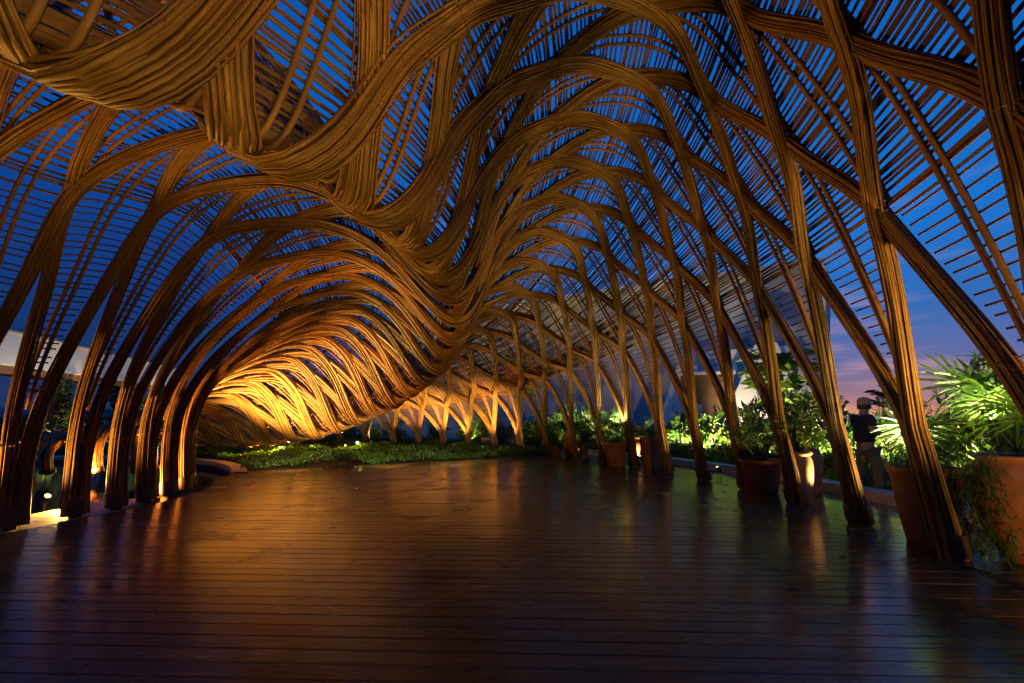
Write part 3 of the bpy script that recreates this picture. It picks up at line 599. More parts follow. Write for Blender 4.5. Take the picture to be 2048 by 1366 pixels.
def add_shrub(parent, kind, w_, h, loc=(0, 0, 0), mat='leaf', part='foliage', stem=True):
    _cnt[0] += 1; fol, st = SH[kind][_cnt[0] % len(SH[kind])]
    fol2 = fol if (fol.materials and fol.materials[0] == MAT[mat]) or not fol.materials else None
    if fol2 is None:
        key = (fol.name, mat); fol2 = VAR.get(key)
        if fol2 is None: fol2 = fol.copy(); fol2.materials.clear(); VAR[key] = fol2
    o = link(part, fol2, MAT[mat], parent, loc); o.scale = (w_, w_, h); o.rotation_euler = (0, 0, _cnt[0] * 2.3)
    if stem: s_ = link('stem', st, MAT['stem'], parent, loc); s_.scale = (w_, w_, h); s_.rotation_euler = o.rotation_euler
    return o
VAR = {}
def add_palm(parent, loc, n, sc_, fan=True, mat='palm', seed=0, tilt=(.1, .9), hgt=0.):
    r = np.random.default_rng(seed)
    for i in range(n):
        me = (FAN if fan else FEA)[int(r.integers(0, 4 if fan else 3))]; o = link('frond', me, MAT[mat], parent, (loc[0], loc[1], loc[2] + hgt * r.random())); el = tilt[0] + (tilt[1] - tilt[0]) * r.random()
        o.rotation_euler = (r.normal() * .15, -(.75 - el) if fan else -(.9 - el), i * 2.4 + r.normal() * .2); s_ = sc_ * (.75 + .5 * r.random()); o.scale = (s_, s_, s_)
        o.rotation_mode = 'XYZ'
def shrub(px, py, wpx, hpx, kind, label, mat='leaf', group=None, z=.06, cat='shrub', name='shrub'):
    p = gpt(px, py, z); d = p[1] / (910); e_ = tag(empty(name, p), label, cat, group); add_shrub(e_, kind, wpx * d, hpx * d, mat=mat); return e_
# pots
def pot_prof(kind):
    if kind == 'jar': return [(.0, 0), (.22, 0), (.25, .03), (.36, .22), (.465, .46), (.5, .64), (.475, .8), (.40, .9), (.36, .935), (.36, .95), (.405, .962), (.415, .985), (.40, 1.0), (.35, .99), (.33, .93), (.32, .88), (0, .88)]
    if kind == 'tub': return [(0, 0), (.33, 0), (.35, .04), (.40, .3), (.45, .7), (.465, .88), (.49, .90), (.5, .95), (.49, 1.0), (.45, .995), (.43, .93), (.42, .88), (0, .88)]
    if kind == 'vase': return [(0, 0), (.34, 0), (.36, .04), (.42, .3), (.485, .6), (.49, .78), (.44, .88), (.42, .915), (.49, .945), (.5, .975), (.48, 1.0), (.42, .99), (.40, .93), (0, .9)]
    return [(0, 0), (.36, 0), (.39, .06), (.455, .5), (.47, .84), (.5, .87), (.5, .97), (.48, 1.), (.44, .99), (.43, .88), (0, .88)]
def potted(px, py, wpx, hpx, kind, label, mat='terra', name='potted_plant', z=0., group=None):
    p = gpt(px, py, z); d = p[1] / 910; e_ = tag(empty(name, p), label, 'potted plant', group); W, H = wpx * d, hpx * d
    v = MB().lathe([(r * W, q * H) for r, q in pot_prof(kind)[:-1]], 28, wob=.01).build('pot', MAT[mat], e_); flat_shade_by_angle(v, 60)
    zs = .88 * H; n = 20; a = np.arange(n) * 2 * np.pi / n; rr = pot_prof(kind)[-2][0] * W * .99; V = np.r_[np.c_[rr * np.cos(a), rr * np.sin(a), np.full(n, zs)], [[0, 0, zs + .02]]]
    MB().add(V, [[i, (i + 1) % n, n] for i in range(n)]).build('soil', MAT['soil'], e_)
    return e_, W, H, d
# right hand pots, near to far
e_, W, H, d = potted(2072, 1128, 168, 200, 'jar', 'largest terracotta jar at the right edge, fan palm above and fern trailing down its side')
add_palm(e_, (0, 0, H * .9), 14, .82, seed=1, tilt=(-.05, .75), hgt=.2); add_palm(e_, (.15, .3, H * .95), 8, .98, seed=5, tilt=(-.2, .5), hgt=.3)
tr = MB(); r = np.random.default_rng(4)
for i in range(800):
    a = 2.75 + r.random() * .9; q = r.random() ** .8; rad = W * (.44 + .10 * math.sin(q * 3.1)) + .10 * r.random(); z_ = H * (1.02 - .95 * q) + .04; c = np.array([math.cos(a) * rad, math.sin(a) * rad, z_]); dd = r.normal(size=3) * .07 + [0, 0, -.05]; s_ = np.cross(dd, [0, 0, 1.]); s_ = s_ / (np.linalg.norm(s_) + 1e-6) * .007
    tr.add(np.array([c, c + dd * .5 + s_, c + dd, c + dd * .5 - s_]), [[0, 1, 2, 3]], np.full((4, 2), r.random() * 9))
tr.build('trailing_fern', MAT['leaf'], e_, False)
cb = np.stack([np.linspace(-.02, .1, 8), np.full(8, -W * .44), np.linspace(H * .98, H * .6, 8)], -1); cb[:, 1] = -W * np.interp(cb[:, 2] / H, [.5, .64, .8, .9, .95, 1], [.485, .508, .485, .42, .40, .42])
MB().tube(cb + [-.1, -.006, 0], .008, 6).build('cable', MAT['cable'], e_)
PALM_BIG = e_
e_, W, H, d = potted(1868, 1086, 116, 142, 'tub', 'broad terracotta pot with a lit fan palm, standing behind the nearest column')
add_palm(e_, (0, 0, H * .88), 9, .72, seed=2, tilt=(-.1, .6)); add_shrub(e_, 'feather', .75, .42, (-.05, 0, H * .8), 'leaf'); PALM_MID = e_
e_, W, H, d = potted(1525, 985, 76, 62, 'tub', 'low wide terracotta bowl with a dark feathery shrub, between the third and fourth columns'); add_shrub(e_, 'feather', W * 1.2, H * 1.75, (0, 0, H * .75), 'leaf_d')
e_, W, H, d = potted(1603, 1006, 52, 97, 'vase', 'tall pale clay vase holding a fine leaved bush, beside the third column', 'terra2'); add_shrub(e_, 'fine', W * 2.2, H * 1.35, (0, 0, H * .85), 'leaf_d')
e_, W, H, d = potted(1629, 984, 38, 88, 'jar', 'reddish jar half hidden behind the tall pale vase', 'terra2'); add_shrub(e_, 'fine', W * 2.0, H * .8, (0, 0, H * .85), 'leaf_d')
e_, W, H, d = potted(1303, 936, 40, 57, 'straight', 'straight terracotta pot with a lit feather palm, left of the fifth column'); add_palm(e_, (0, 0, H * .9), 12, .75, False, seed=3)
e_, W, H, d = potted(1272, 926, 21, 50, 'vase', 'slim pale vase beside the straight terracotta pot', 'terra2'); add_shrub(e_, 'fine', W * 1.8, H * .6, (0, 0, H * .85), 'leaf')
e_, W, H, d = potted(1232, 933, 46, 46, 'tub', 'terracotta pot under a rounded bush with a bright lamp above it'); add_shrub(e_, 'feather', W * 1.45, H * 1.35, (0, 0, H * .7), 'leaf_d'); add_palm(e_, (0, .5, H * 1.2), 10, .8, seed=9, tilt=(.0, .7)); POT_LAMP = e_
e_, W, H, d = potted(1168, 916, 17, 33, 'vase', 'small terracotta vase right of the ninth column', 'terra'); add_shrub(e_, 'broad', W * 2.2, H * 1.1, (0, 0, H * .8), 'leaf_y')
e_, W, H, d = potted(1139, 913, 27, 44, 'jar', 'tall orange terracotta jar next to the clipped ball bush'); add_palm(e_, (0, 0, H * .9), 11, .62, False, seed=4)
e_, W, H, d = potted(1112, 912, 26, 18, 'tub', 'low pot carrying a large clipped ball bush'); add_shrub(e_, 'ball', 62 * d, 62 * d, (0, 0, H * .6), 'leaf_d')
e_, W, H, d = potted(1026, 897, 14, 18, 'jar', 'small jar with a dark ball bush near the far columns'); add_shrub(e_, 'ball', 40 * d, 36 * d, (0, 0, H * .7), 'leaf_d')
p = gpt(977, 898); d = p[1] / 910; e_ = tag(empty('planter', p), 'rectangular terracotta planter among the far columns', 'planter'); MB().box((0, 0, 10 * d), (28 * d, 22 * d, 20 * d)).box((0, 0, 20 * d + .01), (31 * d, 25 * d, 2.6 * d)).build('box', MAT['terra'], e_, False); add_shrub(e_, 'broad', 40 * d, 44 * d, (0, 0, 20 * d), 'leaf_y')
# shrubs of the outer bed
G1 = 'shrubs in the lit bed behind the kerb'
TONE = {'leaf': 'mid green', 'leaf_y': 'yellow green', 'leaf_d': 'dark green'}; FORM = {'fine': 'fine leaved', 'broad': 'broad leaved', 'feather': 'feathery', 'ball': 'rounded'}
ORD = 'first second third fourth fifth sixth seventh eighth ninth tenth eleventh twelfth thirteenth fourteenth fifteenth sixteenth seventeenth eighteenth nineteenth twentieth'.split()
OB = [(1345, 912, 60, 62, 'fine', 'leaf'), (1372, 914, 62, 82, 'broad', 'leaf'), (1402, 917, 60, 70, 'broad', 'leaf_y'), (1432, 920, 66, 84, 'broad', 'leaf'), (1462, 921, 58, 74, 'broad', 'leaf_y'),
        (1497, 922, 60, 80, 'broad', 'leaf_y'), (1552, 930, 70, 95, 'fine', 'leaf_d'), (1590, 933, 66, 90, 'broad', 'leaf'), (1655, 944, 80, 120, 'broad', 'leaf'), (1690, 948, 76, 118, 'fine', 'leaf'), (1722, 951, 70, 88, 'broad', 'leaf_d'),
        (1765, 957, 84, 96, 'fine', 'leaf_y'), (1800, 960, 86, 120, 'feather', 'leaf'), (1880, 968, 110, 140, 'feather', 'leaf'), (1935, 975, 120, 150, 'fine', 'leaf'), (1985, 985, 130, 160, 'broad', 'leaf_y'),
        (1210, 905, 46, 52, 'broad', 'leaf'), (1250, 906, 40, 60, 'broad', 'leaf_d'), (1185, 903, 40, 66, 'broad', 'leaf_y'), (1310, 908, 44, 70, 'fine', 'leaf')]
for (px, py, wp, hp, kd, mt) in OB:
    q = sorted(a[0] for a in OB).index(px); shrub(px, py, wp, hp, kd, '%s %s shrub in the lit outer bed, %s from the left' % (TONE[mt], FORM[kd], ORD[q]), mt, G1, name='garden_shrub')
shrub(1522, 919, 60, 92, 'broad', 'dark red leaved shrub in the lit bed before the pale building', 'red_leaf', name='garden_shrub')
G2 = 'shrubs behind the far columns'; FB = [(742, 886, 36, 34, 'broad', 'leaf_y'), (700, 886, 40, 26, 'broad', 'leaf_d'), (790, 886, 44, 34, 'broad', 'leaf_d'), (872, 888, 40, 36, 'broad', 'leaf_d'), (938, 890, 44, 44, 'broad', 'leaf_y'), (962, 892, 46, 66, 'fine', 'leaf_y'),
        (1000, 893, 38, 46, 'fine', 'leaf'), (1060, 897, 50, 50, 'broad', 'leaf_d'), (1085, 898, 44, 60, 'broad', 'leaf_d'), (1130, 900, 52, 86, 'fine', 'leaf'), (1165, 901, 46, 70, 'fine', 'leaf'), (1150, 899, 40, 56, 'broad', 'leaf_y')]
for (px, py, wp, hp, kd, mt) in FB:
    q = sorted(a[0] for a in FB).index(px); shrub(px, py, wp, hp, kd, '%s %s bush by the far columns, %s from the left' % (TONE[mt], FORM[kd], ORD[q]), mt, G2, name='far_shrub')
# umbrella leaved tree before the pale building
def tree_whorl(name, base, tips, label, nl=8, ll=.5, mat='leaf_y', r0=.05):
    e_ = tag(empty(name, base), label, 'tree'); b = np.array(base); B = MB(); Lf = MB(); r = np.random.default_rng(int(abs(base[0]) * 10)); top = np.mean(tips, 0) - b; fork = top * [.6, .6, .62]
    B.tube(np.array([[0, 0, 0], fork * [.3, .3, .5], fork]), np.array([1, .8, .65]) * r0, 7)
    for t in tips:
        q = np.array(t) - b; B.tube(np.array([fork, (fork + q) / 2 + [0, 0, .1], q]), np.array([.6, .45, .25]) * r0, 5)
        for i in range(nl):
            a = i * 6.28 / nl + r.random(); D = np.array([math.cos(a), math.sin(a), .25 - .6 * r.random()]); V, F, U = leaf_quads(q[None] + D * .06, D[None], ll, .36, .12, r); Lf.add(V, F, U)
    B.build('trunk', MAT['stem'], e_); Lf.build('crown', MAT[mat], e_, False); return e_
r = np.random.default_rng(12); D0 = 9.6 * K
tips = [at(px, py, D0 + r.normal() * .35) for px, py in [(1530, 735), (1545, 715), (1560, 728), (1580, 712), (1598, 735), (1520, 760), (1540, 775), (1572, 758), (1608, 770), (1622, 792), (1590, 790), (1632, 812), (1550, 800), (1525, 715), (1508, 742)]]
UMB = tree_whorl('umbrella_tree', (*at(1585, 910, D0)[:2], .05), tips, 'umbrella leaved tree lit yellow green before the pale building', 9, .62)
b = np.array((*at(1045, 890, 15.5 * K)[:2], 0)); e_ = tag(empty('slender_tree', b), 'slender lit tree seen through the far lattice wall', 'tree'); MB().tube(np.array([[0, 0, 0], [.1, 0, 1.6], [0, 0, 2.4]]), np.array([.06, .045, .03]), 6).build('trunk', MAT['stem'], e_); add_shrub(e_, 'broad', 1.5, 2.0, (0, 0, 2.0), 'leaf_y', 'crown', False)
# dark trees and palms far away
def far_palm(px, py, d, h, label, sc_=2.2, group=None):
    b = at(px, py, d); b[2] = -.1; e_ = tag(empty('far_palm', b), label, 'palm tree', group); MB().tube(np.array([[0, 0, 0], [.15, 0, h * .5], [0, 0, h]]), np.array([.16, .12, .09]), 7).build('trunk', MAT['stem'], e_); add_palm(e_, (0, 0, h), 13, sc_, False, 'leaf_d', int(px), (.0, .9)); return e_
far_palm(1790, 830, 17 * K, 2.1, 'small feather palm silhouetted against the orange horizon', 1.3); far_palm(1768, 830, 23 * K, 1.9, 'low dark palm right of the walking person', 1.1)
far_palm(85, 830, 60 * K, 5, 'left dark palm on the skyline under the pergola', 2.6, None); far_palm(110, 830, 64 * K, 5.4, 'right dark palm on the skyline under the pergola', 2.6)
e_ = tag(empty('dark_bush', (*at(312, 880, 15 * K)[:2], -.08)), 'big dark bush beyond the pond between the left columns', 'bush'); add_shrub(e_, 'broad', 2.2, 2.4, (0, 0, 0), 'leaf_d')
far_hed = [(205, 24, 3.0, 1.9, 'dark clipped hedge mound between the pergola posts'), (60, 20, 2.6, 1.5, 'dark hedge mound left of the first pergola post'), (20, 17, 3.0, 1.2, 'low dark hedge at the far left edge'), (260, 20, 2.6, 1.0, 'low green hedge at the foot of the vine covered post'), (400, 22, 4, 1.6, 'dark hedge mound behind the last left columns')]
for px, d_, w_, h_, lb in far_hed: e_ = tag(empty('hedge', (*at(px, 880, d_ * K)[:2], -.08)), lb, 'hedge'); add_shrub(e_, 'fine', w_ * 1.3, h_, (0, 0, 0), 'leaf_d')
for px, d_, w_, h_, lb in [(160, 13.5, 1.1, .8, 'low lit shrub right of the small frangipani'), (70, 13.2, 1.3, .7, 'low lit shrub left of the small frangipani'), (235, 14.5, 1.3, .9, 'bright green shrub below the climbing vine'), (205, 13.8, 1.4, .55, 'low green mound on the pond bank')]:
    e_ = tag(empty('bank_shrub', (*at(px, 880, d_ * K)[:2], -.08)), lb, 'shrub'); add_shrub(e_, 'broad', w_, h_, (0, 0, 0), 'leaf')
r = np.random.default_rng(21); fb_ = np.array((*at(97, 880, 13.4 * K)[:2], -.08)); FRAN = tree_whorl('frangipani', fb_, [fb_ + [r.normal() * .45, r.normal() * .4, 1.0 + .35 * r.random()] for _ in range(16)], 'small pale frangipani tree lit from below beyond the pond', 8, .24, 'leaf', .035)
# vine climbing the second post
vp = A0 + e * 19.0 + nr * .55; vine = tag(empty('climbing_vine', (vp[0], vp[1], 0)), 'green vine climbing the second pergola post', 'vine'); r = np.random.default_rng(31); n_ = 2600; a_ = r.random(n_) * 6.28; zz = r.random(n_) * 2.35 * K; rad = (.42 + .4 * r.random(n_) * (1 + .7 * np.sin(zz * 3)) * .8); C = np.stack([np.cos(a_) * rad, np.sin(a_) * rad, zz], -1); D = np.stack([np.cos(a_), np.sin(a_), -.6 + 0 * a_], -1) + r.normal(size=(n_, 3)) * .5
V, F, U = leaf_quads(C, D, .17, .6, r=r); link('foliage', mesh_np('foliage', V, F, U, False), MAT['leaf'], vine); MB().tube(np.array([[.4, .1, 0], [.45, -.1, 1.5], [.4, .1, 3.2]]), .03, 5).build('stem', MAT['stem'], vine)
vp = A0 + e * 11.9 + nr * .55; vine2 = tag(empty('climbing_vine', (vp[0], vp[1], 0)), 'thin vine on the right side of the first pergola post', 'vine'); n_ = 700; zz = 1. + r.random(n_) * 2.2; C = np.stack([.45 + r.random(n_) * .3, -.4 + r.random(n_) * .7, zz], -1); V, F, U = leaf_quads(C, r.normal(size=(n_, 3)) + [0, 0, -.5], .16, .6, r=r); link('foliage', mesh_np('foliage', V, F, U, False), MAT['leaf_d'], vine2); MB().tube(np.array([[.42, .1, 0], [.47, -.1, 1.5], [.42, .1, 3.2]]), .025, 5).build('stem', MAT['stem'], vine2)
# ground cover of the far bed and of the pond bank
def in_poly(P, Q):
    x, y = P[:, 0], P[:, 1]; c = np.zeros(len(P), bool); n = len(Q)
    for i in range(n):
        a, b_ = Q[i], Q[(i + 1) % n]
        with np.errstate(divide='ignore', invalid='ignore'): c ^= ((a[1] > y) != (b_[1] > y)) & (x < (b_[0] - a[0]) * (y - a[1]) / (b_[1] - a[1] + 1e-12) + a[0])
    return c
def cover(name, Q, n, h, size, label, mat, seed, z=-.02):
    r = np.random.default_rng(seed); Q = np.array(Q); lo, hi = Q.min(0), Q.max(0); P = lo + r.random((n * 3, 2)) * (hi - lo); P = P[in_poly(P, Q)][:n]; k = len(P)
    hh = h * (.55 + .45 * np.sin(P[:, 0] * 1.7 + 1) * np.sin(P[:, 1] * 1.3) + .3 * np.sin(P[:, 0] * 5) * np.cos(P[:, 1] * 4.1)) * (.35 + .65 * r.random(k))
    C = np.c_[P, z + np.maximum(hh, .02)]; D = r.normal(size=(k, 3)) * [.8, .8, .4] + [0, 0, .7]; V, F, U = leaf_quads(C, D, size, .5, r=r); o = link(name, mesh_np(name, V, F, U, False), MAT[mat]); o['kind'] = 'stuff'; o['label'] = label; return o
cover('ground_cover', fb, 42000, .34, .10, 'low leafy ground cover on the bed beyond the deck', 'leaf', 41)
cover('bank_cover', [at(-60, 880, 12.4 * K)[:2], at(420, 880, 12.6 * K)[:2], at(420, 880, 17 * K)[:2], at(-60, 880, 19 * K)[:2]], 12000, .3, .16, 'low green planting on the bank beyond the pond', 'leaf', 42, -.08)
cover('bed_cover', np.r_[arc(11.8, -30, 52, 40), arc(14.2, 52, -30, 30)], 16000, .16, .10, 'low planting under the shrubs of the outer bed', 'leaf', 43, .06)

# ------------------------------------------------------------------ lamps
LB = MB().lathe([(0, 0), (.034, 0), (.04, .015), (.04, .11), (.046, .115), (.046, .135), (.036, .135), (.036, .125)], 14).mesh('lamp_body'); LL = MB().lathe([(0, .128), (.03, .128), (.0355, .126)], 14).mesh('lamp_lens'); LS_ = MB().tube(np.array([[0, 0, -.12], [0, 0, .0]]), .009, 6).box((0, 0, 0.004), (.07, .018, .018)).mesh('lamp_stake')
_lg = {}; LW = 3.4
def lamp(pos, target, watts, color, label, angle=80, blend=.7, lens='lens_w', size=.05, sc_=1.0, group=None):
    if group: _lg[group] = _lg.get(group, -1) + 1; label = '%s, %s in its row' % (label, ORD[_lg[group]])
    e_ = tag(empty('garden_spotlight', pos), label, 'lamp', group)
    dr = Vector(np.array(target, float) - np.array(pos, float)); q = dr.to_track_quat('Z', 'Y')
    for nm, me, mt in (('lamp_body', LB, 'metal'), ('lens', LL, lens)):
        key = (me.name, mt); m2 = VAR.get(key)
        if m2 is None: m2 = me.copy(); VAR[key] = m2
        o = link(nm, m2, MAT[mt], e_, (0, 0, .1 * sc_)); o.rotation_mode = 'QUATERNION'; o.rotation_quaternion = q; o.scale = (sc_,) * 3
    link('stake', LS_, MAT['metal'], e_, (0, 0, .1 * sc_)).scale = (sc_,) * 3
    ld = bpy.data.lights.new('spot', 'SPOT'); ld.energy = watts * LW; ld.color = color; ld.spot_size = math.radians(angle); ld.spot_blend = blend; ld.shadow_soft_size = size
    lo = bpy.data.objects.new('spot', ld); COL.objects.link(lo); lo.parent = e_; n = dr.normalized(); lo.location = Vector((0, 0, .1 * sc_)) + n * (.16 * sc_); lo.rotation_mode = 'QUATERNION'; lo.rotation_quaternion = dr.to_track_quat('-Z', 'Y'); return e_
def ring(r, deg, z=0.): a = math.radians(deg); return np.array([(CEN[0] + r * math.cos(a)) * K, (CEN[1] + r * math.sin(a)) * K, z])
# inner ring uplights on the paving and in the pond
lamp(gpt(84, 1018, -.03), ring(5.6, -12, 3.1 * K), 220, WARM, 'bright warm spotlight on the paving by the second left column', 84, sc_=1.1)
for dg, wt in ((-44, 330), (-26, 320)): lamp(ring(2.72, dg, -.03), ring(5.0, dg + 8, 3.1 * K), wt, WARM, 'warm uplight on the paving at the foot of the inner columns', 110, group='uplights at the inner columns')
for dg, rr, wt in ((16, 2.6, 340), (34, 2.8, 320), (58, 2.9, 240), (88, 2.9, 160)): lamp(ring(rr, dg, -.24), ring(4.6, dg + 6, 2.6 * K), wt, (1, .38, .06), 'orange uplight in the pond below the inner columns', 115, group='uplights in the pond')
lamp(ring(2.4, -25, -.03), ring(3.0, 8, 1.7 * K), 260, WARM, 'warm spotlight on the paving aimed along the left columns', 80)
lamp(ring(2.3, 9, -.22), ring(3.1, 30, 1.0 * K), 200, (1, .42, .11), 'orange spotlight in the pond aimed along the inner columns', 90)
lamp(ring(2.43, 8.5, -.03), ring(2.5, -32, -.1), 110, WARM, 'added warm lamp hidden behind the second left column, brightening the paving', 120)  # extra lamp added to brighten the paving, kept out of sight
for px in (150, 245): q_ = np.array((*at(px, 880, 12.9 * K)[:2], .05)); lamp(q_, q_ + [.1, .6, .5], 75, GREENY, 'small added lamp brightening the planting on the pond bank', 130, lens='lens_c', group='added lamps on the pond bank')  # lamps added to make the left garden brighter
# the glowing low end of the wave
lamp(gpt(560, 905, .05), at(560, 760, 9.6 * K), 1050, AMBER, 'strong amber uplight in the ground cover under the low end of the canopy', 135)
lamp(ring(4.9, 70, .05), ring(5.6, 62, 2.0 * K), 850, AMBER, 'amber uplight hidden behind the low end of the canopy', 140)
lamp(gpt(690, 898, .05), at(720, 790, 10.3 * K), 260, AMBER, 'amber uplight among the leaves right of the low canopy end', 120)
# the far columns
for px, py, wt, lb in ((1003, 900, 90, 'uplight at the foot of the brightest far column'), (968, 899, 70, 'uplight beside the rectangular planter'), (905, 893, 110, 'pale lamp in the ground cover before the far columns'), (840, 893, 120, 'uplight between two glowing far columns'), (770, 891, 60, 'uplight before the leftmost far columns')):
    p = gpt(px, py + 8, .05); lamp(p, p + [0, .9, 1.1], wt * 2.3, AMBER, lb, 78, lens='lens_c')
lamp(gpt(715, 890, .25), gpt(640, 900, 1.0), 60, AMBER, 'small pale lamp below the tip of the canopy', 120, lens='lens_c'); lamp(gpt(1062, 903, .1), at(1060, 800, 13 * K), 30, AMBER, 'small pale lamp at the foot of the dark far column', 100, lens='lens_c')
# outer ring uplights between the right hand columns
for i, (dg, wt) in enumerate(((-38, 380), (-25, 120), (-15.5, 330), (-5.6, 150), (1.5, 120), (7, 110), (14.5, 110), (25.5, 55), (36, 40))):
    lamp(ring(11.1, dg, .0), ring(10.2, -4, 1.2 * K) if i == 1 else ring(9.2, dg + 3, 3.6 * K), wt * .9, (1, .64, .15), 'black spotlight standing outside the outer columns', 110, group='spotlights outside the outer columns')
# garden lamps inside the planting
for pe, ox, oy, oz, wt, lb in ((PALM_BIG, -.12, .05, 1.12, 48, 'lamp glowing inside the large fan palm at the right edge'), (PALM_MID, -.18, -.1, .78, 40, 'lamp glowing inside the fan palm behind the nearest column'), (POT_LAMP, 0, -.25, .95, 60, 'bright lamp on the rounded bush in a terracotta pot')):
    p = np.array(pe.location) + [ox, oy, oz]; lamp(p, p + [.12, .25, .8], wt, GREENY, lb, 160, lens='lens_c', size=.04)
for px, py, wt in ((1235, 905, 45), (1290, 908, 40), (1190, 905, 45), (1135, 902, 60), (1350, 912, 40), (1388, 915, 45), (1420, 918, 40), (1447, 920, 45), (1480, 921, 50), (1545, 928, 30), (1640, 940, 45), (1672, 945, 40), (1742, 953, 45), (1782, 957, 45), (1850, 965, 60), (1960, 978, 70)):
    p = gpt(px, py, .1); p = p * .965; p[2] = .14; lamp(p, p + [0, .5, .9], wt * 2.5, GREENY, 'small spotlight hidden among the shrubs of the outer bed', 105, lens='lens_c', size=.04, group='spotlights in the outer bed')
for px, py, wt in ((745, 888, 30), (940, 892, 40), (965, 893, 50), (1132, 901, 60)):
    p = gpt(px, py, .1); lamp(p, p + [0, .3, 1.2], wt, GREENY, 'small spotlight among the bushes at the far columns', 150, lens='lens_c', group='spotlights at the far bushes')
for px, py, wt, tx, ty, dd in ((560, 925, 40, 600, 905, 0), (760, 918, 40, 790, 905, 0), (900, 915, 35, 930, 900, 0)):
    p = gpt(px, py, .35); p = p + [0, .5, 0]; lamp(p, gpt(tx, ty, 0.) , wt * 2.0, WHITE, 'low path lamp lighting the ground cover beyond the deck', 75, lens='lens_c', group='low lamps in the far bed')
lamp((*at(1500, 905, 10.8 * K)[:2], .75), at(1510, 800, 12.6 * K), 130, WHITE, 'floodlight among shrubs aimed at the leaning white walls', 85, lens='lens_c')
lamp((*at(1640, 905, 12.4 * K)[:2], .1), at(1652, 620, 13.3 * K), 300, WHITE, 'added floodlight brightening the pale building corner from its foot', 70, lens='lens_c')  # floodlight added so the narrow end wall turns bright
lamp((*at(1552, 905, 8.9 * K)[:2], 1.0), at(1565, 740, 9.7 * K), 320, GREENY, 'spotlight under the umbrella leaved tree', 90, lens='lens_c')
lamp((*at(1045, 895, 14.9 * K)[:2], .2), at(1045, 740, 15.4 * K), 35, GREENY, 'spotlight under the slender far tree', 60, lens='lens_c')
lamp(fb_ + [0.1, -.35, .02], fb_ + [0, 0, 1.2], 90, GREENY, 'spotlight under the small frangipani', 120, lens='lens_c')
p1 = A0 + e * 11.9 - nr * .5; lamp((*p1, 0), (*(p1 + nr * .7), 2.6), 160, WARM, 'uplight at the foot of the first pergola post', 70)
p1 = A0 + e * 19.0 - nr * .9; lamp((*p1, 0), (*(p1 + nr * .7), 2.4), 130, GREENY, 'uplight at the foot of the vine covered post', 80, lens='lens_c')
for q, wt in ((8.5, 230), (14.2, 200), (22, 170)): p1 = A0 + e * q - nr * 1.6; lamp((*p1, -.05), (*(p1 + nr * 1.9), 3.1 * K), wt, WHITE, 'floodlight on the lawn aimed up at the pergola fascia', 110, lens='lens_c', group='floodlights below the pergola')

# ------------------------------------------------------------------ person walking on the deck edge
pp = gpt(1742, 993); pr = tag(empty('person', (pp[0], pp[1], 0), math.radians(-8)), 'person in pale cap, dark shirt and olive trousers walking right along the garden kerb', 'person')
def skin_obj(name, J, E_, mat, sub=2):
    me = bpy.data.meshes.new(name); ks_ = list(J); me.from_pydata([J[k][0] for k in ks_], [(ks_.index(a), ks_.index(b)) for a, b in E_], []); me.update(); o = link(name, me, MAT[mat], pr)
    md = o.modifiers.new('skin', 'SKIN'); sv = me.skin_vertices[0].data
    for i, k in enumerate(ks_): r_ = J[k][1]; sv[i].radius = (r_, r_) if isinstance(r_, float) else r_
    sv[0].use_root = True; md.use_smooth_shade = True; s_ = o.modifiers.new('sub', 'SUBSURF'); s_.levels = s_.render_levels = sub; return o
# facing +x; left/right are y
J = {'hip': ((0, 0, .92), (.10, .12)), 'chest': ((.03, 0, 1.25), (.11, .16)), 'neck': ((.04, 0, 1.42), .055), 'head': ((.07, 0, 1.53), .08), 'crown': ((.075, 0, 1.62), .085),
     'sR': ((.03, -.18, 1.36), .055), 'eR': ((.0, -.24, 1.12), .042), 'wR': ((.24, -.16, 1.08), .03), 'hR': ((.32, -.13, 1.10), .032), 'sL': ((.03, .18, 1.36), .055), 'eL': ((.04, .24, 1.12), .042), 'wL': ((.27, .14, 1.06), .03), 'hL': ((.34, .1, 1.08), .032),
     'kR': ((.12, -.09, .5), .06), 'aR': ((.10, -.09, .1), .042), 'kL': ((-.03, .09, .5), .06), 'aL': ((-.24, .09, .14), .042), 'tR': ((.24, -.09, .04), .032), 'tL': ((-.12, .09, .04), .032)}
skin_obj('body', J, [('hip', 'chest'), ('chest', 'neck'), ('neck', 'head'), ('head', 'crown'), ('chest', 'sR'), ('sR', 'eR'), ('eR', 'wR'), ('wR', 'hR'), ('chest', 'sL'), ('sL', 'eL'), ('eL', 'wL'), ('wL', 'hL'), ('hip', 'kR'), ('kR', 'aR'), ('aR', 'tR'), ('hip', 'kL'), ('kL', 'aL'), ('aL', 'tL')], 'skin')
skin_obj('shirt', {'a': ((0, 0, .86), (.165, .2)), 'b': ((.02, 0, 1.1), (.15, .185)), 'c': ((.03, 0, 1.3), (.14, .2)), 'n': ((.035, 0, 1.4), .09), 'sR': ((.03, -.2, 1.35), .085), 'eR': ((.01, -.245, 1.2), .072), 'sL': ((.03, .2, 1.35), .085), 'eL': ((.035, .245, 1.2), .072)}, [('a', 'b'), ('b', 'c'), ('c', 'n'), ('c', 'sR'), ('sR', 'eR'), ('c', 'sL'), ('sL', 'eL')], 'shirt')
skin_obj('trousers', {'h': ((0, 0, .93), (.15, .18)), 'tR': ((.06, -.09, .72), .11), 'kR': ((.12, -.09, .5), .085), 'aR': ((.10, -.09, .13), .072), 'tL': ((-.01, .09, .72), .11), 'kL': ((-.03, .09, .5), .085), 'aL': ((-.22, .09, .17), .072)}, [('h', 'tR'), ('tR', 'kR'), ('kR', 'aR'), ('h', 'tL'), ('tL', 'kL'), ('kL', 'aL')], 'trouser')
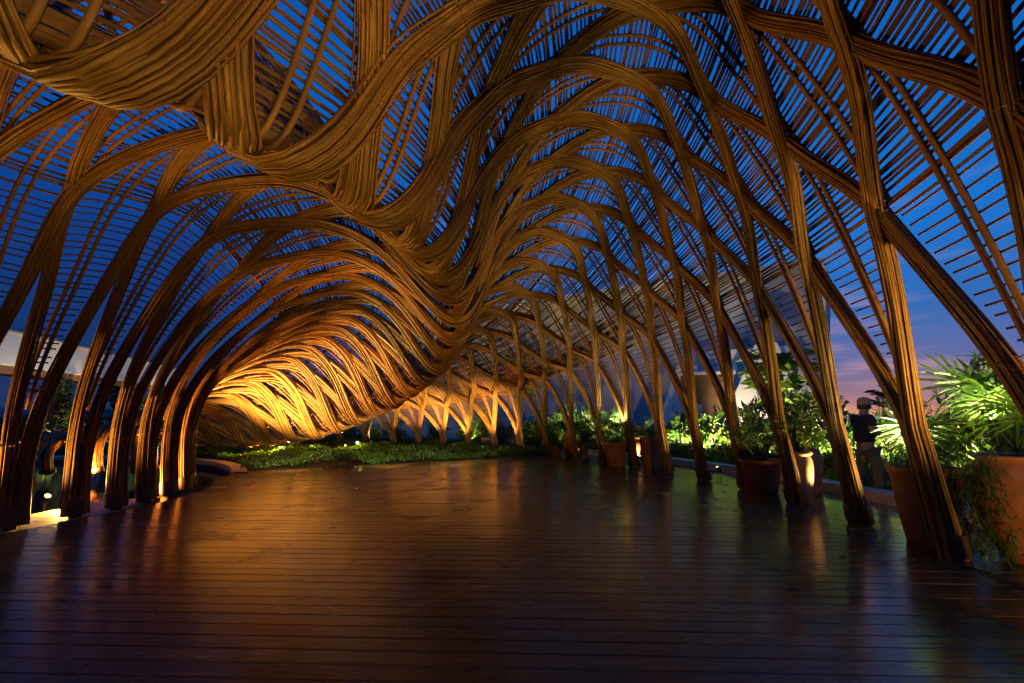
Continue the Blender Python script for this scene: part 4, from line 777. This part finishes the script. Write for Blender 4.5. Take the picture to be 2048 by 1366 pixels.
for sx, sy, rz_ in ((.10, -.09, 0), (-.24, .09, 0)):
    B = MB().tube(np.array([[sx - .07, sy, .055], [sx + .02, sy, .07], [sx + .12, sy, .055], [sx + .19, sy, .04]]), np.array([.05, .058, .05, .035]), 10, flat=.85); sh_ = B.build('shoe', MAT['cable'], pr); MB().box((sx + .06, sy, .012), (.28, .09, .024)).build('sole', MAT['sole'], sh_, False)
cp_ = MB().lathe([(.105, 1.575), (.11, 1.6), (.106, 1.65), (.085, 1.695), (.045, 1.715), (0, 1.72)], 18, (.07, 0, 0)); cp_.box((.2, 0, 1.59), (.13, .15, .012), 0, 0, .12); cp_.build('cap', MAT['cap'], pr)
MB().lathe([(.098, 1.50), (.1, 1.54), (.099, 1.58)], 16, (.055, 0, 0)).build('hair', MAT['hair'], pr)
fc = MB(); fc.tube(np.array([[.155, 0, 1.565], [.182, 0, 1.53], [.16, 0, 1.52]]), np.array([.012, .016, .012]), 6); fc.build('nose', MAT['skin'], pr)
for sy in (-.035, .035): MB().lathe([(0, -.012), (.011, -.006), (.013, 0), (.011, .006), (0, .012)], 8, (.148, sy, 1.568)).build('eye', MAT['hair'], pr)
for sy in (-1, 1):
    for f in range(4): q = np.array([.33 if sy < 0 else .35, sy * .13 + sy * -.0, 1.095 if sy < 0 else 1.075]); o_ = np.array([.0, 0, (f - 1.5) * .017]); MB().tube(np.array([q + o_, q + o_ + [.045, -sy * .012, -.004], q + o_ + [.06, -sy * .04, -.008]]), .0085, 5).build('finger', MAT['skin'], pr)
    MB().tube(np.array([[.31, sy * .12, 1.11], [.34, sy * .10, 1.135], [.365, sy * .095, 1.135]]), .0095, 5).build('thumb', MAT['skin'], pr)

# black cable lying on the deck beside the nearest column
cp3 = np.array([gpt(1915, 1132), gpt(1950, 1140), gpt(1985, 1152), gpt(2030, 1172), gpt(2075, 1180)]); cp3[:, 2] = .012; tq = np.linspace(0, 4, 26); cpl = np.stack([np.interp(tq, range(5), cp3[:, i]) for i in range(3)], -1)
for _ in range(4): cpl[1:-1] = (cpl[:-2] + 2 * cpl[1:-1] + cpl[2:]) / 4
tag(MB().tube(cpl, .007, 6).build('cable', MAT['cable']), 'thin black cable lying on the deck between the nearest column and the large jar', 'cable')
# fallen leaves on the deck
lr = np.random.default_rng(77); LV = [leaf_quads(np.zeros((1, 3)), np.array([[1., .2, .05]]), .075, .45, .15, lr) for _ in range(3)]; LM = [mesh_np('fallen_leaf', *q, False) for q in LV]
for i in range(7):
    p = gpt(*[(1420, 990), (1560, 1060), (1690, 1110), (1760, 1040), (1340, 965), (1600, 1180), (520, 965)][i]); o = link('fallen_leaf', LM[i % 3], MAT['leaf_y' if i % 2 else 'stem'], None, (p[0], p[1], .012)); o.rotation_euler = (0, 0, i * 1.7)
    tag(o, ['small dry leaf on the deck by the fourth column', 'yellow leaf on the deck before the pale vase', 'dry leaf on the deck left of the second column', 'yellow leaf on the deck behind the second column', 'dry leaf on the deck by the fifth column', 'yellow leaf on the open deck in the right foreground', 'dry leaf on the deck by the end of the pond kerb'][i], 'leaf', 'fallen leaves on the deck')
